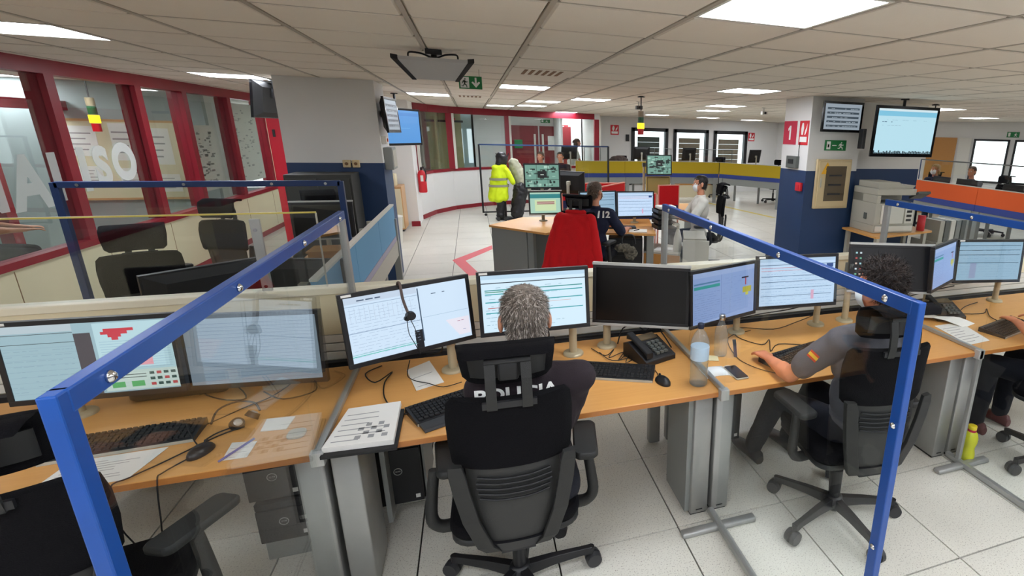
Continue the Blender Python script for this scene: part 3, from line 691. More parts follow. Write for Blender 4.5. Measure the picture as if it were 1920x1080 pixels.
# floor: a dark slab with separate 60 cm tiles
b = MB(); b.box(XL, YB, -.2, XR+1, YF+3, -.012); floor = struct('floor', b, 'void')
tm = MB(); g = .0038; tm.prism([(-.3+g, -.3+g), (.3-g, -.3+g), (.3-g, .3-g), (-.3+g, .3-g)], -.012, 0, 'z')
OX, OY = -.357, 3.178
cells = []
for i in range(-12, 25):
    for j in range(-11, 28):
        x = OX+.6*(i+.5); y = OY+.6*(j+.5)-.6
        if x > XR or x < XL or y > YF+1.5 or y < YB: continue
        q = to_px((x, y, 0)); vis = q and -60 < q[0] < 1980 and 150 < q[1] < 1200
        cells.append((0 if vis else 1, math.hypot(x, y), x, y))
cells.sort(); first = None; rest = MB()
for k, (a, d, x, y) in enumerate(cells):
    if k < 290 and a == 0:
        if first is None: first = tm.build('floor_tile', 'floor', floor); o = first
        else: o = bpy.data.objects.new('floor_tile', first.data); COL.objects.link(o); o.parent = floor
        o.location = (x, y, 0)
    else:
        rest.prism([(x-.3+g, y-.3+g), (x+.3-g, y-.3+g), (x+.3-g, y+.3-g), (x-.3+g, y+.3-g)], -.012, 0, 'z')
rest.build('floor_tiles', 'floor', floor)['kind'] = 'stuff'
# ceiling
b = MB(); b.box(XL, YB, CZ+.03, XR+1, YF+3, CZ+.2); ceil = struct('ceiling', b, 'void')
CXO, CYO = -.244, 2.932
def cgx(i): return CXO+(.6 if i >= 0 else .635)*i
def cgy(j): return CYO+.6*j
LIGHTS = [(2, -2), (-4, 2), (-4, 7), (-1, 10), (1, 6), (3, 9), (2, 11), (5, 4), (7, 9), (8, 12), (1, 15), (2, 14), (8, 18), (11, 19), (14, 20), (12, 6), (17, 9),
          (-5, -4), (-1, -6), (4, -7), (9, -4), (14, -3), (-9, 10), (13, 12), (18, 3), (4, 19), (-7, 13), (19, 14), (9, -8), (-3, 14), (0, 21), (3, 21), (5, 23)]  # includes panels added to brighten the glass room and the side room
LIGHTS += [(i, j) for i in (-7, -4, -1, 2, 5, 8, 11) for j in (-5, -8) if (i, j) not in LIGHTS]  # unseen panels added behind the camera to lift the dark near area
LIGHTS = [l for l in LIGHTS if l not in ((-5, -4), (-1, -6), (4, -7), (9, -4), (9, -8))]+[(-8, -1), (-7, 8), (11, -2), (8, -3), (14, -6)]
runs = MB()
for i in range(-12, 24):
    x = cgx(i)
    if XL < x < XR: runs.box(x-.012, YB, CZ-.002, x+.012, YF+2, CZ+.028)
for j in range(-10, 26):
    y = cgy(j)
    if YB < y < YF+2: runs.box(XL, y-.007, CZ-.001, XR, y+.007, CZ+.028)
ro = runs.build('ceiling_grid', 'tee', ceil); ro['kind'] = 'stuff'
cc = []
VENTS = [(1, 3), (0, 10)]
for i in range(-11, 23):
    for j in range(-10, 25):
        if (i, j) in LIGHTS or (i, j) in VENTS: continue
        x0, x1, y0, y1 = cgx(i), cgx(i+1), cgy(j), cgy(j+1); x, y = (x0+x1)/2, (y0+y1)/2
        if x0 < XL or x1 > XR or y0 < YB: continue
        q = to_px((x, y, CZ)); vis = q and -150 < q[0] < 2080 and -120 < q[1] < 260
        cc.append((0 if vis else 1, math.hypot(x, y), x0, x1, y0, y1))
cc.sort(); CM = {}
crest = MB()
def ctile(mb, x0, x1, y0, y1):
    e = .014; d = .012; zz = CZ+.004
    R = [[(x0+e, y0+e, CZ+.024), (x1-e, y0+e, CZ+.024), (x1-e, y1-e, CZ+.024), (x0+e, y1-e, CZ+.024)], [(x0+e, y0+e, zz+.006), (x1-e, y0+e, zz+.006), (x1-e, y1-e, zz+.006), (x0+e, y1-e, zz+.006)],
         [(x0+e+d, y0+e*.6+d, CZ-.003), (x1-e-d, y0+e*.6+d, CZ-.003), (x1-e-d, y1-e*.6-d, CZ-.003), (x0+e+d, y1-e*.6-d, CZ-.003)]]
    mb.loft(R, smooth=False)
for k, (a, d, x0, x1, y0, y1) in enumerate(cc):
    if k < 290 and a == 0:
        key = round(x1-x0, 3)
        if key not in CM:
            t_ = MB(); ctile(t_, -(x1-x0)/2, (x1-x0)/2, -.3, .3); o = t_.build('ceiling_tile', 'ceil', ceil); CM[key] = o.data
        else: o = bpy.data.objects.new('ceiling_tile', CM[key]); COL.objects.link(o); o.parent = ceil
        o.location = ((x0+x1)/2, (y0+y1)/2, random.uniform(-.0015, .002))
    else: ctile(crest, x0, x1, y0, y1)
crest.build('ceiling_tiles', 'ceil', ceil)['kind'] = 'stuff'
lm_ = emi('light_panel', 'f1f6ff', LIGHT)
wh = {(2, -2): 'large square ceiling light nearest the viewer, top right', (-4, 2): 'square ceiling light at top left above the red glazing', (-4, 7): 'ceiling light beside the white column on the left',
      (-1, 10): 'ceiling light beyond the left column, above the blue television', (1, 6): 'ceiling light just right of the green exit sign', (3, 9): 'ceiling light next right of the air vent row',
      (2, 11): 'smaller ceiling light behind the one by the exit sign', (5, 4): 'ceiling light in the middle, in front of the right column', (7, 9): 'far ceiling light above the yellow counter', (8, 12): 'ceiling light just behind the one over the yellow counter'}
for (i, j) in LIGHTS:
    x0, x1, y0, y1 = cgx(i), cgx(i+1), cgy(j), cgy(j+1); q = to_px(((x0+x1)/2, (y0+y1)/2, CZ)); inv = not (q and -100 < q[0] < 2000 and -80 < q[1] < 300)
    lab = wh.get((i, j), 'square ceiling light %s' % ('added out of view to brighten the room' if inv else 'added far back in the hall'))
    if (i, j) in ((1, 15), (2, 14)): lab = 'thin far ceiling light above the curved glass room'
    if (i, j) in ((8, 18), (11, 19), (14, 20)): lab = 'thin far ceiling light close to the windowed back wall'
    if (i, j) in ((12, 6), (17, 9)): lab = 'ceiling light right of the large television'
    t = T('ceiling_light', lab, 'ceiling light', ((x0+x1)/2, (y0+y1)/2, CZ), 'square ceiling lights')
    b = MB(); e = .012
    b.box(x0+e, y0+e, CZ-.004, x1-e, y0+e+.016, CZ+.02); b.box(x0+e, y1-e-.016, CZ-.004, x1-e, y1-e, CZ+.02); b.box(x0+e, y0+e+.016, CZ-.004, x0+e+.016, y1-e-.016, CZ+.02); b.box(x1-e-.016, y0+e+.016, CZ-.004, x1-e, y1-e-.016, CZ+.02); b.build('frame', 'pwhite', t)
    b = MB(); b.box(x0+e+.016, y0+e+.016, CZ-.001, x1-e-.016, y1-e-.016, CZ+.012); b.build('diffuser', lm_, t)
for (i, j) in VENTS:
    x0, x1, y0, y1 = cgx(i), cgx(i+1), cgy(j), cgy(j+1)
    t = T('ceiling_vent', 'slotted air vent in the ceiling %s' % ('in front of the exit sign light' if j == 3 else 'beyond the left column'), 'vent', ((x0+x1)/2, (y0+y1)/2, CZ))
    b = MB(); b.box(x0+.014, y0+.014, CZ-.004, x1-.014, y1-.014, CZ+.02); b.build('frame', 'ceil', t)
    for k in range(6): b = MB(); b.box(x0+.12+k*.06, y0+.1, CZ-.006, x0+.15+k*.06, y1-.1, CZ-.003); b.build('slot', 'brown', t)
# walls
def wall(name, p0, p1, z0, z1, th, m, openings=(), **kw):
    """openings: (s0, s1, za, zb) along p0-p1"""
    p0 = Vector((p0[0], p0[1], 0)); p1 = Vector((p1[0], p1[1], 0)); L = (p1-p0).length; a = math.atan2((p1-p0).y, (p1-p0).x)
    b = MB(); b.X = rotz(p0, a); s = 0
    for s0, s1, za, zb in sorted(openings):
        if s0 > s: b.box(s, 0, z0, s0, th, z1)
        if za > z0: b.box(s0, 0, z0, s1, th, za)
        if zb < z1: b.box(s0, 0, zb, s1, th, z1)
        s = s1
    if s < L: b.box(s, 0, z0, L, th, z1)
    return struct(name, b, m, **kw)
H_ = CZ+.03
wall('wall_rear', (XL, YB-.2), (XR+.3, YB-.2), 0, H_, .2, mat('rear_wall_grey', '84858a', .7))
wall('wall_west', (XL, YF+2), (XL, YB), 0, H_, -.2, mat('side_room_grey', '9da7a6', .7))
WB = [(4.9, 6.12, .3, 2.06), (6.35, 7.58, .3, 2.05), (7.82, 9.06, .3, 2.04)]
wall('wall_back', (3.3, YF), (10.3, YF), 0, H_, .25, 'white', [(a-3.3, b_-3.3, c, d) for a, b_, c, d in WB])
wall('wall_back_return', (10.3, YF+.2), (10.3, 12.6), 0, H_, .2, 'white')
A_ = Vector((10.3, 12.62, 0)); B_ = Vector((13.8, 8.0, 0)); dirR = (B_-A_).normalized(); LR = (B_-A_).length
def onR(x): return (x-A_.x)/dirR.x
wall('wall_right', A_, B_, 0, H_, .25, 'white', [(onR(12.13), onR(12.6), .9, 1.98), (onR(12.66), onR(13.7), .9, 1.98)])
wall('wall_east', (13.8, 8.05), (13.8, YB), 0, H_, .2, 'white')
# right wall furniture in that wall's own axes
aR = math.atan2(dirR.y, dirR.x); XW = rotz(A_, aR)
for n, (xa, xb, lab) in enumerate(((11.50, 11.90, 0), (11.93, 12.1, 1))):
    b = MB(); b.X = XW; b.box(onR(xa), -.04, 0, onR(xb), .0, 2.0)
    if n == 0: struct('door_1', b, 'woodor')
    else: struct('trim_1', b, 'pwhite')
for n, (xa, xb) in enumerate(((12.13, 12.6), (12.66, 13.7))):
    s0, s1 = onR(xa), onR(xb); f = MB(); f.X = XW
    for q in ((s0, -.03, .9, s0+.05, .06, 1.98), (s1-.05, -.03, .9, s1, .06, 1.98), (s0, -.03, 1.93, s1, .06, 1.98), (s0, -.03, .9, s1, .06, .95)): f.box(*q)
    fo = struct('window_%d' % (n+1), f, 'blk'); p = MB(); p.X = XW; p.box(s0+.05, .02, .95, s1-.05, .026, 1.93); struct('pane', p, 'winglass', fo)
# back windows: black frame, brown blind in front of a bright sky
for n, (a, b2, c, d) in enumerate(WB):
    f = MB(); w_ = .09
    for q in ((a-.02, YF-.05, c, a+w_, YF+.1, d+.02), (b2-w_, YF-.05, c, b2+.02, YF+.1, d+.02), (a, YF-.05, d-w_, b2, YF+.1, d+.02), (a, YF-.05, c, b2, YF+.1, c+w_)): f.box(*q)
    fo = struct('window_%d' % (n+3), f, 'blk'); p = MB(); p.box(a+w_, YF+.02, c+w_, b2-w_, YF+.03, d-w_); struct('pane', p, 'winglass', fo)
    p = MB()
    for k in range(9):
        z = d-.26-k*.17; p.box(a+.23, YF+.12, z-.165, b2-.23, YF+.135, z)
    struct('blind', p, 'blind' if n else 'alud', fo)
# left glazed wall: dark red posts, clear panes, cream base
XG = -3.52
b = MB(); b.box(XG-.06, YB, 0, XG, 14, .72); wl = struct('wall_left', b, 'cream')
for k, y in enumerate((4.3, 5.5, 6.7, 7.9, 9.1, 10.3, 11.5)): j_ = MB(); j_.box(XG-.001, y, .1, XG+.002, y+.008, .7); struct('panel_joint', j_, 'brown', wl)
b = MB(); b.box(XG-.1, YB, .72, XG+.02, 12.0, .78); struct('trim_1', b, 'red')
b = MB(); b.box(XG-.14, YB, 2.27, XG+.01, 12.0, CZ); struct('trim_2', b, 'red')
b = MB(); b.box(XG-.01, YB, 0, XG+.012, 14, .08); struct('baseboard_left', b, 'red')
POST = [3.0, 4.75, 6.5, 7.87, 8.92, 10.3, 11.7]
for k, y in enumerate(POST): b = MB(); b.box(XG-.16, y-.045, .78, XG+.005, y+.045, 2.27); b.box(XG-.03, y-.06, .78, XG+.012, y+.06, 2.27); struct('trim_%d' % (k+3), b, 'red')
for k in range(len(POST)-1):
    b = MB(); b.box(XG-.05, POST[k]+.045, .78, XG-.044, POST[k+1]-.045, 2.27); struct('window_%d' % (k+6), b, 'winglass')
b = MB(); b.box(XG-.05, 11.95, .7, XG, 14, H_); struct('wall_left_end', b, 'cream')
# vinyl lettering on the panes (seen from this side)
tl = T('vinyl_lettering', 'large frosted letters stuck on the left glazing', 'lettering', (XG-.03, 6.6, 1.1))
XV = lambda y, z: Matrix(((0, 0, 1, XG-.036), (-1, 0, 0, y), (0, 1, 0, z), (0, 0, 0, 1))) @ Matrix.Identity(4)
def XVf(y, z): # text plane facing +X, reading direction +Y as seen from the room
    return Matrix.Translation((XG-.036, y, z)) @ Matrix(((0, 0, 1, 0), (1, 0, 0, 0), (0, 1, 0, 0), (0, 0, 0, 1)))
for s_, y, z, sz in (('N', 5.5, 1.36, .6), ('A', 6.0, 1.34, .6), ('I', 6.33, 1.36, .56), ('I', 6.72, 1.4, .54), ('S', 7.0, 1.42, .5), ('O', 7.38, 1.44, .5)):
    text(s_, sz, XVf(y, z), 'frost', tl, 'letter', bold=.025)
# neighbouring room seen through the glazing
b = MB(); b.box(-6.9, 9.6, 0, -3.6, 9.7, H_); struct('wall_side_room', b, mat('side_room_grey', '9da7a6', .7))
b = MB(); b.box(-5.2, 5.0, 2.0, -5.08, 9.6, 2.12); struct('trim_20', b, 'red')
b = MB()
for y in (6.5, 8.1): b.box(-5.2, y, 0, -5.08, y+.14, 2.0)
struct('trim_21', b, 'red')
b = MB(); b.box(-3.7, 12.0, 0, -3.6, 14, H_); struct('trim_22', b, 'cream')
def board(label, xy0, xy1, z0, z1, frame, face_, papers=(), nm='notice_board'):
    t = T(nm, label, 'board', (xy0[0], xy0[1], z0)); p0 = Vector((xy0[0], xy0[1], 0)); p1 = Vector((xy1[0], xy1[1], 0)); L = (p1-p0).length; X = rotz(p0, math.atan2((p1-p0).y, (p1-p0).x)); b = MB(); b.X = X
    for q in ((0, -.03, z0, .03, 0, z1), (L-.03, -.03, z0, L, 0, z1), (0, -.03, z1-.03, L, 0, z1), (0, -.03, z0, L, 0, z0+.03)): b.box(*q)
    b.build('frame', frame, t); b = MB(); b.X = X; b.box(.03, -.02, z0+.03, L-.03, 0, z1-.03); b.build('face', face_, t)
    R = random.Random(len(label))
    for k, (u, v, w_, h_) in enumerate(papers):
        b = MB(); b.X = X; b.box(u*L, -.024, z0+v*(z1-z0), u*L+w_, -.021, z0+v*(z1-z0)+h_)
        for i in range(4): b.box(u*L+.02, -.0255, z0+v*(z1-z0)+h_*(.2+.18*i), u*L+w_*R.uniform(.5, .9), -.0245, z0+v*(z1-z0)+h_*(.24+.18*i), 1)
        b.build('pinned_sheet', [M['paper'], M['ink']], t)
    return t
board('cork notice board with pinned sheets behind the left glazing', (-5.25, 9.58), (-3.85, 9.58), .8, 1.9, 'woodlight', 'cream', [(.08, .55, .3, .4), (.4, .5, .28, .5), (.1, .2, .24, .25), (.4, .15, .3, .28), (.68, .45, .26, .5), (.7, .1, .25, .25)])
board('white marker board on the side room west wall', (XL+.02, 6.2), (XL+.02, 8.6), .9, 2.0, 'alu', 'pwhite', [(.1, .3, .4, .5), (.5, .4, .4, .4)])
board('grid calendar board behind the left glazing', (-5.0, 5.6), (-5.0, 6.4), .6, 1.9, 'alu', 'paper', [(.1, .1, .24, .9), (.5, .1, .24, .9)])
b = MB(); b.box(-5.0, 9.7, 0, -4.9, 13.9, H_); struct('wall_side_far', b, 'white')
for k, (y0, y1) in enumerate(((9.0, 9.75), (10.4, 11.5))):
    paper_ = T('pane_poster', 'pale printed lace poster stuck inside the glazing, ' + ('nearer one' if k == 0 else 'last pane before the end'), 'poster', (XG-.06, y0, 1.3), 'posters on the left glazing')
    b = MB(); b.box(XG-.062, y0, .95, XG-.058, y1, 2.2 if k else 1.85); b.build('sheet', 'paper', paper_); b = MB(); R = random.Random(k)
    for i in range(60): y = R.uniform(y0+.05, y1-.15); z = R.uniform(1.0, 2.1 if k else 1.75); b.box(XG-.058, y, z, XG-.0575, y+R.uniform(.03, .12), z+R.uniform(.008, .03))
    b.build('print', 'ink', paper_)
# side room: desks with people-high shelves
t = T('cabinet', 'dark shelf cabinet standing in the room behind the left glazing', 'cabinet', (-6.6, 7.0, 0))
b = MB(); b.box(-7.2, 6.9, 0, -6.7, 8.4, 1.3); b.build('body', 'alud', t, .01)
for k in range(3): b = MB(); b.box(-6.7, 6.95+k*.48, .1, -6.685, 7.38+k*.48, 1.25); b.build('door', 'pcs', t, .004)
for k in range(5):  # made-up cabinet row, put in to darken an overly bright pane
    y = 2.6+k*.82; t = T('cabinet', 'tall grey-green cabinet added to darken the view through the left glazing', 'cabinet', (-7.0, y+.4, 0), 'tall cabinets added to darken the side room'); b = MB(); b.box(-7.35, y, 0, -6.85, y+.8, 2.1); b.build('body', mat('grey_green', '5f6f6a', .6), t, .005)
    for q in (0, 1): b = MB(); b.box(-6.85, y+.02+q*.39, .08, -6.83, y+.39+q*.39, 2.05); b.build('door', mat('grey_green_door', '6d7d78', .5), t, .003)
t = T('counter', 'white curved counter edge in the side room behind the left glazing', 'counter', (-4.6, 4.6, 0))
b = MB(); b.loft([[(-4.9+.5*math.sin(k*.35), 3.4+k*.35, z) for k in range(9)]+[(-5.3+.5*math.sin(k*.35), 3.4+k*.35, z) for k in range(8, -1, -1)] for z in (.98, 1.02)], smooth=False); b.build('top', 'pwhite', t)
b = MB(); b.loft([[(-4.95+.5*math.sin(k*.35), 3.4+k*.35, z) for k in range(9)]+[(-5.0+.5*math.sin(k*.35), 3.4+k*.35, z) for k in range(8, -1, -1)] for z in (0, .98)], smooth=False); b.build('front', 'alud', t)
# columns
b = MB(); b.box(-1.95, 6.95, 0, -.985, 7.62, 1.485, 1); b.box(-1.95, 6.95, 1.485, -.985, 7.62, H_, 0); struct('column_left', b, [M['white'], M['navy']])
b = MB(); b.box(4.04, 5.76, 0, 4.83, 6.36, 1.485, 1); b.box(4.04, 5.76, 1.485, 4.83, 6.36, H_, 0); struct('column_right', b, [M['white'], M['navy']])
b = MB(); b.box(4.831, 6.2, 0, 6.35, 6.6, 1.485, 1); b.box(4.831, 6.2, 1.485, 6.35, 6.6, H_, 0); struct('wall_right_pier', b, [M['white'], M['navy']])
# white wall piece beyond left column
b = MB(); b.box(-1.9, 11.3, 0, -1.08, 11.42, H_); b.box(-1.2, 11.42, 0, -1.08, 12.4, H_); struct('wall_center', b, 'white')
b = MB(); b.box(-1.22, 11.28, 0, -1.06, 11.3, .1); struct('baseboard_center', b, 'red')
# curved glazed room
CW = [(-1.08, 12.2), (-.86, 12.95), (-.45, 13.6), (.1, 14.05), (.9, 14.4), (1.9, 14.65), (3.35, 14.9)]
def strip(name, pts, z0, z1, th, m, off=0., kind='structure'):
    b = MB()
    for (x0, y0), (x1, y1) in zip(pts, pts[1:]):
        d = Vector((x1-x0, y1-y0)).normalized(); n = Vector((d.y, -d.x))
        q = [(x0+n.x*off, y0+n.y*off), (x1+n.x*off, y1+n.y*off), (x1+n.x*(off-th), y1+n.y*(off-th)), (x0+n.x*(off-th), y0+n.y*(off-th))]
        b.prism(q, z0, z1, 'z')
    return struct(name, b, m)
strip('wall_curved', CW, 0, .92, .1, 'white'); strip('baseboard_curved', CW, 0, .09, .03, 'red', .02); strip('trim_23', CW, .92, .98, .14, 'red', .02); strip('trim_24', CW, 2.24, CZ, .12, 'red', .01)
strip('window_20', CW, .98, 2.24, .008, 'winglass', -.04)
for k, (i, w_) in enumerate(((0, .03), (2, .06), (4, .05), (6, .06))):
    x, y = CW[i]; b = MB(); b.cbox((x, y-.03, 1.61), (w_*2.2, .12, 1.26)); struct('trim_%d' % (25+k), b, 'red')
    b = MB(); b.cbox((x+w_*1.5, y-.05, 1.61), (.05, .1, 1.26)); struct('trim_%d' % (30+k), b, 'pwhite')
b = MB(); b.box(3.3, 14.85, 0, 3.45, YF+.2, H_); struct('wall_curved_end', b, 'white')
b = MB(); b.box(-4, 17.6, 0, 3.35, 17.8, H_); b.box(-4, 13, 0, -3.9, 17.6, H_); struct('wall_inner', b, 'white')
b = MB(); b.box(-.78, 13.9, 0, -.74, 17.5, H_); struct('wall_glass_room', b, mat('sage_glass', 'a8a883', .5))
b = MB(); b.box(-1.0, 14.6, 0, -.2, 14.66, 2.05); b.box(-1.0, 14.6, 2.1, -.2, 14.66, H_); dr = struct('door_2', b, mat('olive_glass', 'a3a07a', .4)); b = MB(); b.box(-1.05, 14.55, 2.05, -.15, 14.62, 2.1); struct('door_frame', b, 'blk', dr)
# double red door inside
t = sempty('door_3', (1.8, 17.5, 0))
for k, x in enumerate((1.05, 2.1)):
    b = MB(); b.box(x, 17.53, 0, x+1.0, 17.59, 2.05); l_ = struct('leaf', b, 'doorred', t); b = MB(); b.box(x+(.86 if k == 0 else .06), 17.5, .9, x+(.92 if k == 0 else .12), 17.53, 1.8); struct('handle_plate', b, 'pwhite', l_)
b = MB(); b.box(1.3, 17.5, 1.35, 1.55, 17.52, 1.62); struct('sign_plate', b, 'green', t); b = MB(); b.box(2.35, 17.5, 1.3, 2.6, 17.52, 1.75); struct('notice', b, 'paper', t)
b = MB(); b.box(2.55, 16.2, 0, 2.62, 17.6, H_); struct('wall_inner_return', b, 'white')
b = MB(); b.box(.05, 15.6, 0, .1, 17.6, H_); b.box(-.7, 15.6, 0, .1, 15.66, H_); struct('wall_booth', b, mat('pale_blue_wall', '9fb3b8', .6))
b = MB(); b.box(-.45, 15.56, 1.0, -.2, 15.6, 1.9); b.box(-.08, 15.56, 1.0, .04, 15.6, 1.9); struct('window_21', b, scol('dfeff8'))
def sign(label, c, w_, h_, yaw, base, marks, cat='sign', name='wall_sign', letters=None, hang=None):
    """marks: (x0,y0,x1,y1,mat) in 0..1 or polygons"""
    t = T(name, label, cat, c); X = face(c, yaw); b = MB(); b.X = X; b.box(-w_/2, -h_/2, -.006, w_/2, h_/2, 0); b.build('plate', base, t)
    for k in marks:
        b = MB(); b.X = X @ Matrix.Translation((-w_/2, -h_/2, 0))
        if isinstance(k[0], (list, tuple)): b.prism([(p[0]*w_, p[1]*h_) for p in k[0]], 0, .0015, 'z'); b.build('symbol', k[1], t)
        else: b.box(k[0]*w_, k[1]*h_, 0, k[2]*w_, k[3]*h_, .0015); b.build('symbol', k[4], t)
    for (s, sz, x, y, m) in (letters or []): text(s, sz, X @ Matrix.Translation(((x-.5)*w_, (y-.5)*h_, .0015)), m, t, 'letters', bold=sz*.02)
    if hang:
        b = MB()
        for s_ in (-1, 1): b.cyl((c[0]+s_*w_*.4, c[1], c[2]+h_/2), (c[0]+s_*w_*.4, c[1], CZ), .003, n=6)
        b.build('hanger', 'pgrey', t)
    return t
def runner(x0, s=1, y0=.12, w_=.3, h_=.76, m='signwhite'):
    pts = [(.35, .8), (.5, .78), (.72, .62), (.92, .66), (.92, .56), (.66, .5), (.62, .56), (.56, .4), (.78, .28), (.84, .0), (.7, .0), (.66, .2), (.46, .28), (.3, .08), (.02, .1), (.02, .2), (.24, .2), (.38, .38), (.4, .6), (.28, .54), (.22, .4), (.12, .44), (.2, .64)]
    q = [(x0+(u if s > 0 else 1-u)*w_, y0+v*h_) for u, v in pts]
    hd = [(x0+((.56+.1*math.cos(a)) if s > 0 else (.44+.1*math.cos(a)))*w_, y0+(.9+.09*math.sin(a))*h_) for a in [2*PI*i/8 for i in range(8)]]
    return [(q, m), (hd, m)]
arrow = [(.69, .9), (.77, .9), (.77, .45), (.86, .6), (.92, .52), (.73, .12), (.54, .52), (.6, .6), (.69, .45)]
sign('green hanging exit sign with running man and down arrow, below the ceiling', (.035, 5.09, 2.283), .19, .105, 0, 'green', [(.06, .08, .44, .92, 'signwhite')]+runner(.1, 1, .12, .3, .72, 'green')+[(arrow, 'signwhite')], hang=True)
sign('green running man exit sign on the right column under the small screen', (4.445, 5.75, 1.81), .33, .13, 0, 'green', [(.08, .12, .26, .88, 'signwhite'), (.12, .3, .2, .6, 'green'), (.34, .46, .54, .54, 'signwhite')]+runner(.6, 1, .12, .3, .72))
F = [(.12, .12, .88, .34, 'signwhite'), ([(.25, .42), (.42, .42), (.5, .7), (.42, .92), (.28, .9), (.2, .66)], 'signwhite'), ([(.6, .42), (.68, .42), (.82, .6), (.84, .88), (.74, .7), (.64, .6)], 'signwhite')]
sign('red fire equipment sign on the right column beside the number one', (4.034, 5.885, 1.955), .2, .3, -PI/2, 'signred', F)
sign('crimson square sign with a white number 1 on the right column', (4.034, 6.2, 1.955), .3, .3, -PI/2, 'magenta', [([(.46, .2), (.58, .2), (.58, .8), (.48, .8), (.36, .68), (.36, .58), (.46, .64)], 'signwhite')])
sign('red fire extinguisher sign on the back wall left of the windows', (4.33, YF-.005, 1.99), .27, .3, 0, 'signred', F)
sign('red fire extinguisher sign on the back wall right of the windows', (9.25, YF-.005, 1.88), .25, .28, 0, 'signred', F)
sign('red fire sign on the white wall inside the glass room', (2.9, 17.59, 1.95), .26, .3, 0, 'signred', F)
sign('green exit sign above the door inside the glass room', (2.3, 17.59, 2.2), .3, .1, 0, 'green', [(.1, .2, .3, .8, 'signwhite')]+runner(.5, 1, .12, .3, .72))
sign('small red label on the olive glass door', (-.45, 14.59, 2.1), .24, .1, 0, 'signred', [(.1, .35, .9, .65, 'signwhite')])
sign('green exit sign high on the right wall above the windows', XW @ Vector((onR(12.62), -.01, 2.1)), .26, .13, aR, 'green', [(.1, .15, .28, .85, 'signwhite')]+runner(.55, 1, .12, .3, .72))
b = MB(); b.box(4.69, YF-.04, 1.65, 4.8, YF-.002, 1.86); one('wall_intercom', b, 'blk', 'small black wall box beside the left window of the back wall', 'wall box', at=(4.745, YF, 1.75), bevel=.005)
# electrical panel on right column
t = T('electrical_cabinet', 'cream electrical cabinet with smoky window on the right column', 'cabinet', (4.43, 5.75, 1.0))
b = MB(); b.box(4.18, 5.72, 1.0, 4.715, 5.758, 1.635); b.build('frame', 'panel', t, .004)
b = MB(); b.box(4.205, 5.705, 1.025, 4.69, 5.72, 1.61); d_ = b.build('door', 'panel', t, .004); b = MB(); b.box(4.31, 5.7, 1.1, 4.625, 5.706, 1.55); b.build('window', 'dwin', d_); b = MB(); b.box(4.235, 5.695, 1.28, 4.25, 5.706, 1.4); b.build('handle', 'pgrey', d_)
b = MB(); 
for z in (1.18, 1.3, 1.42): b.box(4.36, 5.697, z, 4.56, 5.701, z+.022)
b.build('breaker_row', 'blk', t)
X = face((4.32, 5.704, 1.51)); b = MB(); b.X = X; b.prism([(-.085, -.06), (.085, -.06), (0, .09)], 0, .002, 'z'); w_o = b.build('warning_sign', 'signyel', t)
b = MB(); b.X = X; b.prism([(-.01, -.035), (.02, .0), (.005, .0), (.012, .045), (-.02, .0), (-.002, -.002)], .002, .003, 'z'); b.build('bolt_symbol', 'blk', w_o); 
t = T('alarm_button', 'red manual alarm call point on the navy part of the right column', 'alarm', (4.03, 5.87, 1.27)); b = MB(); b.box(4.0, 5.8, 1.22, 4.04, 5.92, 1.33); b.build('box', 'signred', t, .008); b = MB(); b.box(3.995, 5.83, 1.24, 4.001, 5.89, 1.3); b.build('glass_plate', 'brightred', t)
t = T('control_box', 'dark grey control box on the right column above the navy paint', 'wall box', (4.03, 6.0, 1.55)); b = MB(); b.box(3.99, 5.93, 1.505, 4.04, 6.17, 1.66); b.build('box', 'alud', t, .006); b = MB(); b.box(3.985, 6.0, 1.56, 3.991, 6.12, 1.62); b.build('display', 'blk', t); b = MB(); b.tube([(4.03, 5.95, 1.66), (4.03, 5.95, 1.78), (4.03, 5.94, 1.84)], .004); b.build('cable', 'blk', t)
# floor tape
b = MB(); b.prism([(-.386, 8.13), (.213, 9.09), (.213, 8.78), (-.2, 8.05), (.06, 6.9), (.17, 6.4), (.02, 6.35), (-.1, 6.95)], .0008, .0016, 'z'); one('floor_tape', b, 'tape', 'red tape chevron stuck on the pale floor', 'floor marking')
b = MB(); b.prism([(6.3, 14.0), (6.42, 14.0), (6.92, 10.9), (6.8, 10.9)], .0008, .0016, 'z'); one('floor_tape', b, 'tapey', 'yellow tape line on the floor before the yellow counter', 'floor marking')
# ================================================================= FRONT ROW
def spine():
    segs = [(-2.9, -.62), (-.62, 1.035), (1.035, 2.66), (2.66, 4.35)]
    for k, (a, b_) in enumerate(segs):
        t = T('desk_screen', ['cream divider panel behind the left bay monitors', 'cream divider panel behind the grey-haired man\'s monitors', 'cream divider panel behind the dark-haired man\'s monitors', 'cream divider panel at the right edge behind the far monitors'][k], 'divider', ((a+b_)/2, 2.87, .3), 'cream divider panels')
        m = MB(); m.box(a+.003, 2.835, .2, b_-.003, 2.9, .735); m.build('lower_panel', 'cream', t)
        m = MB(); m.box(a+.003, 2.84, .88, b_-.003, 2.9, 1.09); m.build('upper_panel', 'cream', t)
        m = MB(); m.box(a+.003, 2.832, 1.09, b_-.003, 2.91, 1.125); m.build('top_rail', mat('ivory_rail', 'e2dcc4', .4), t, .004)
        for z in (.745, .79, .835): m = MB(); m.box(a+.003, 2.838, z, b_-.003, 2.9, z+.04); m.build('slat', 'pwhite', t, .003)
        m = MB(); m.box(a+.01, 2.8, .705, b_-.01, 2.838, .742); m.build('cable_channel', 'blk', t)
spine()
DK = {}
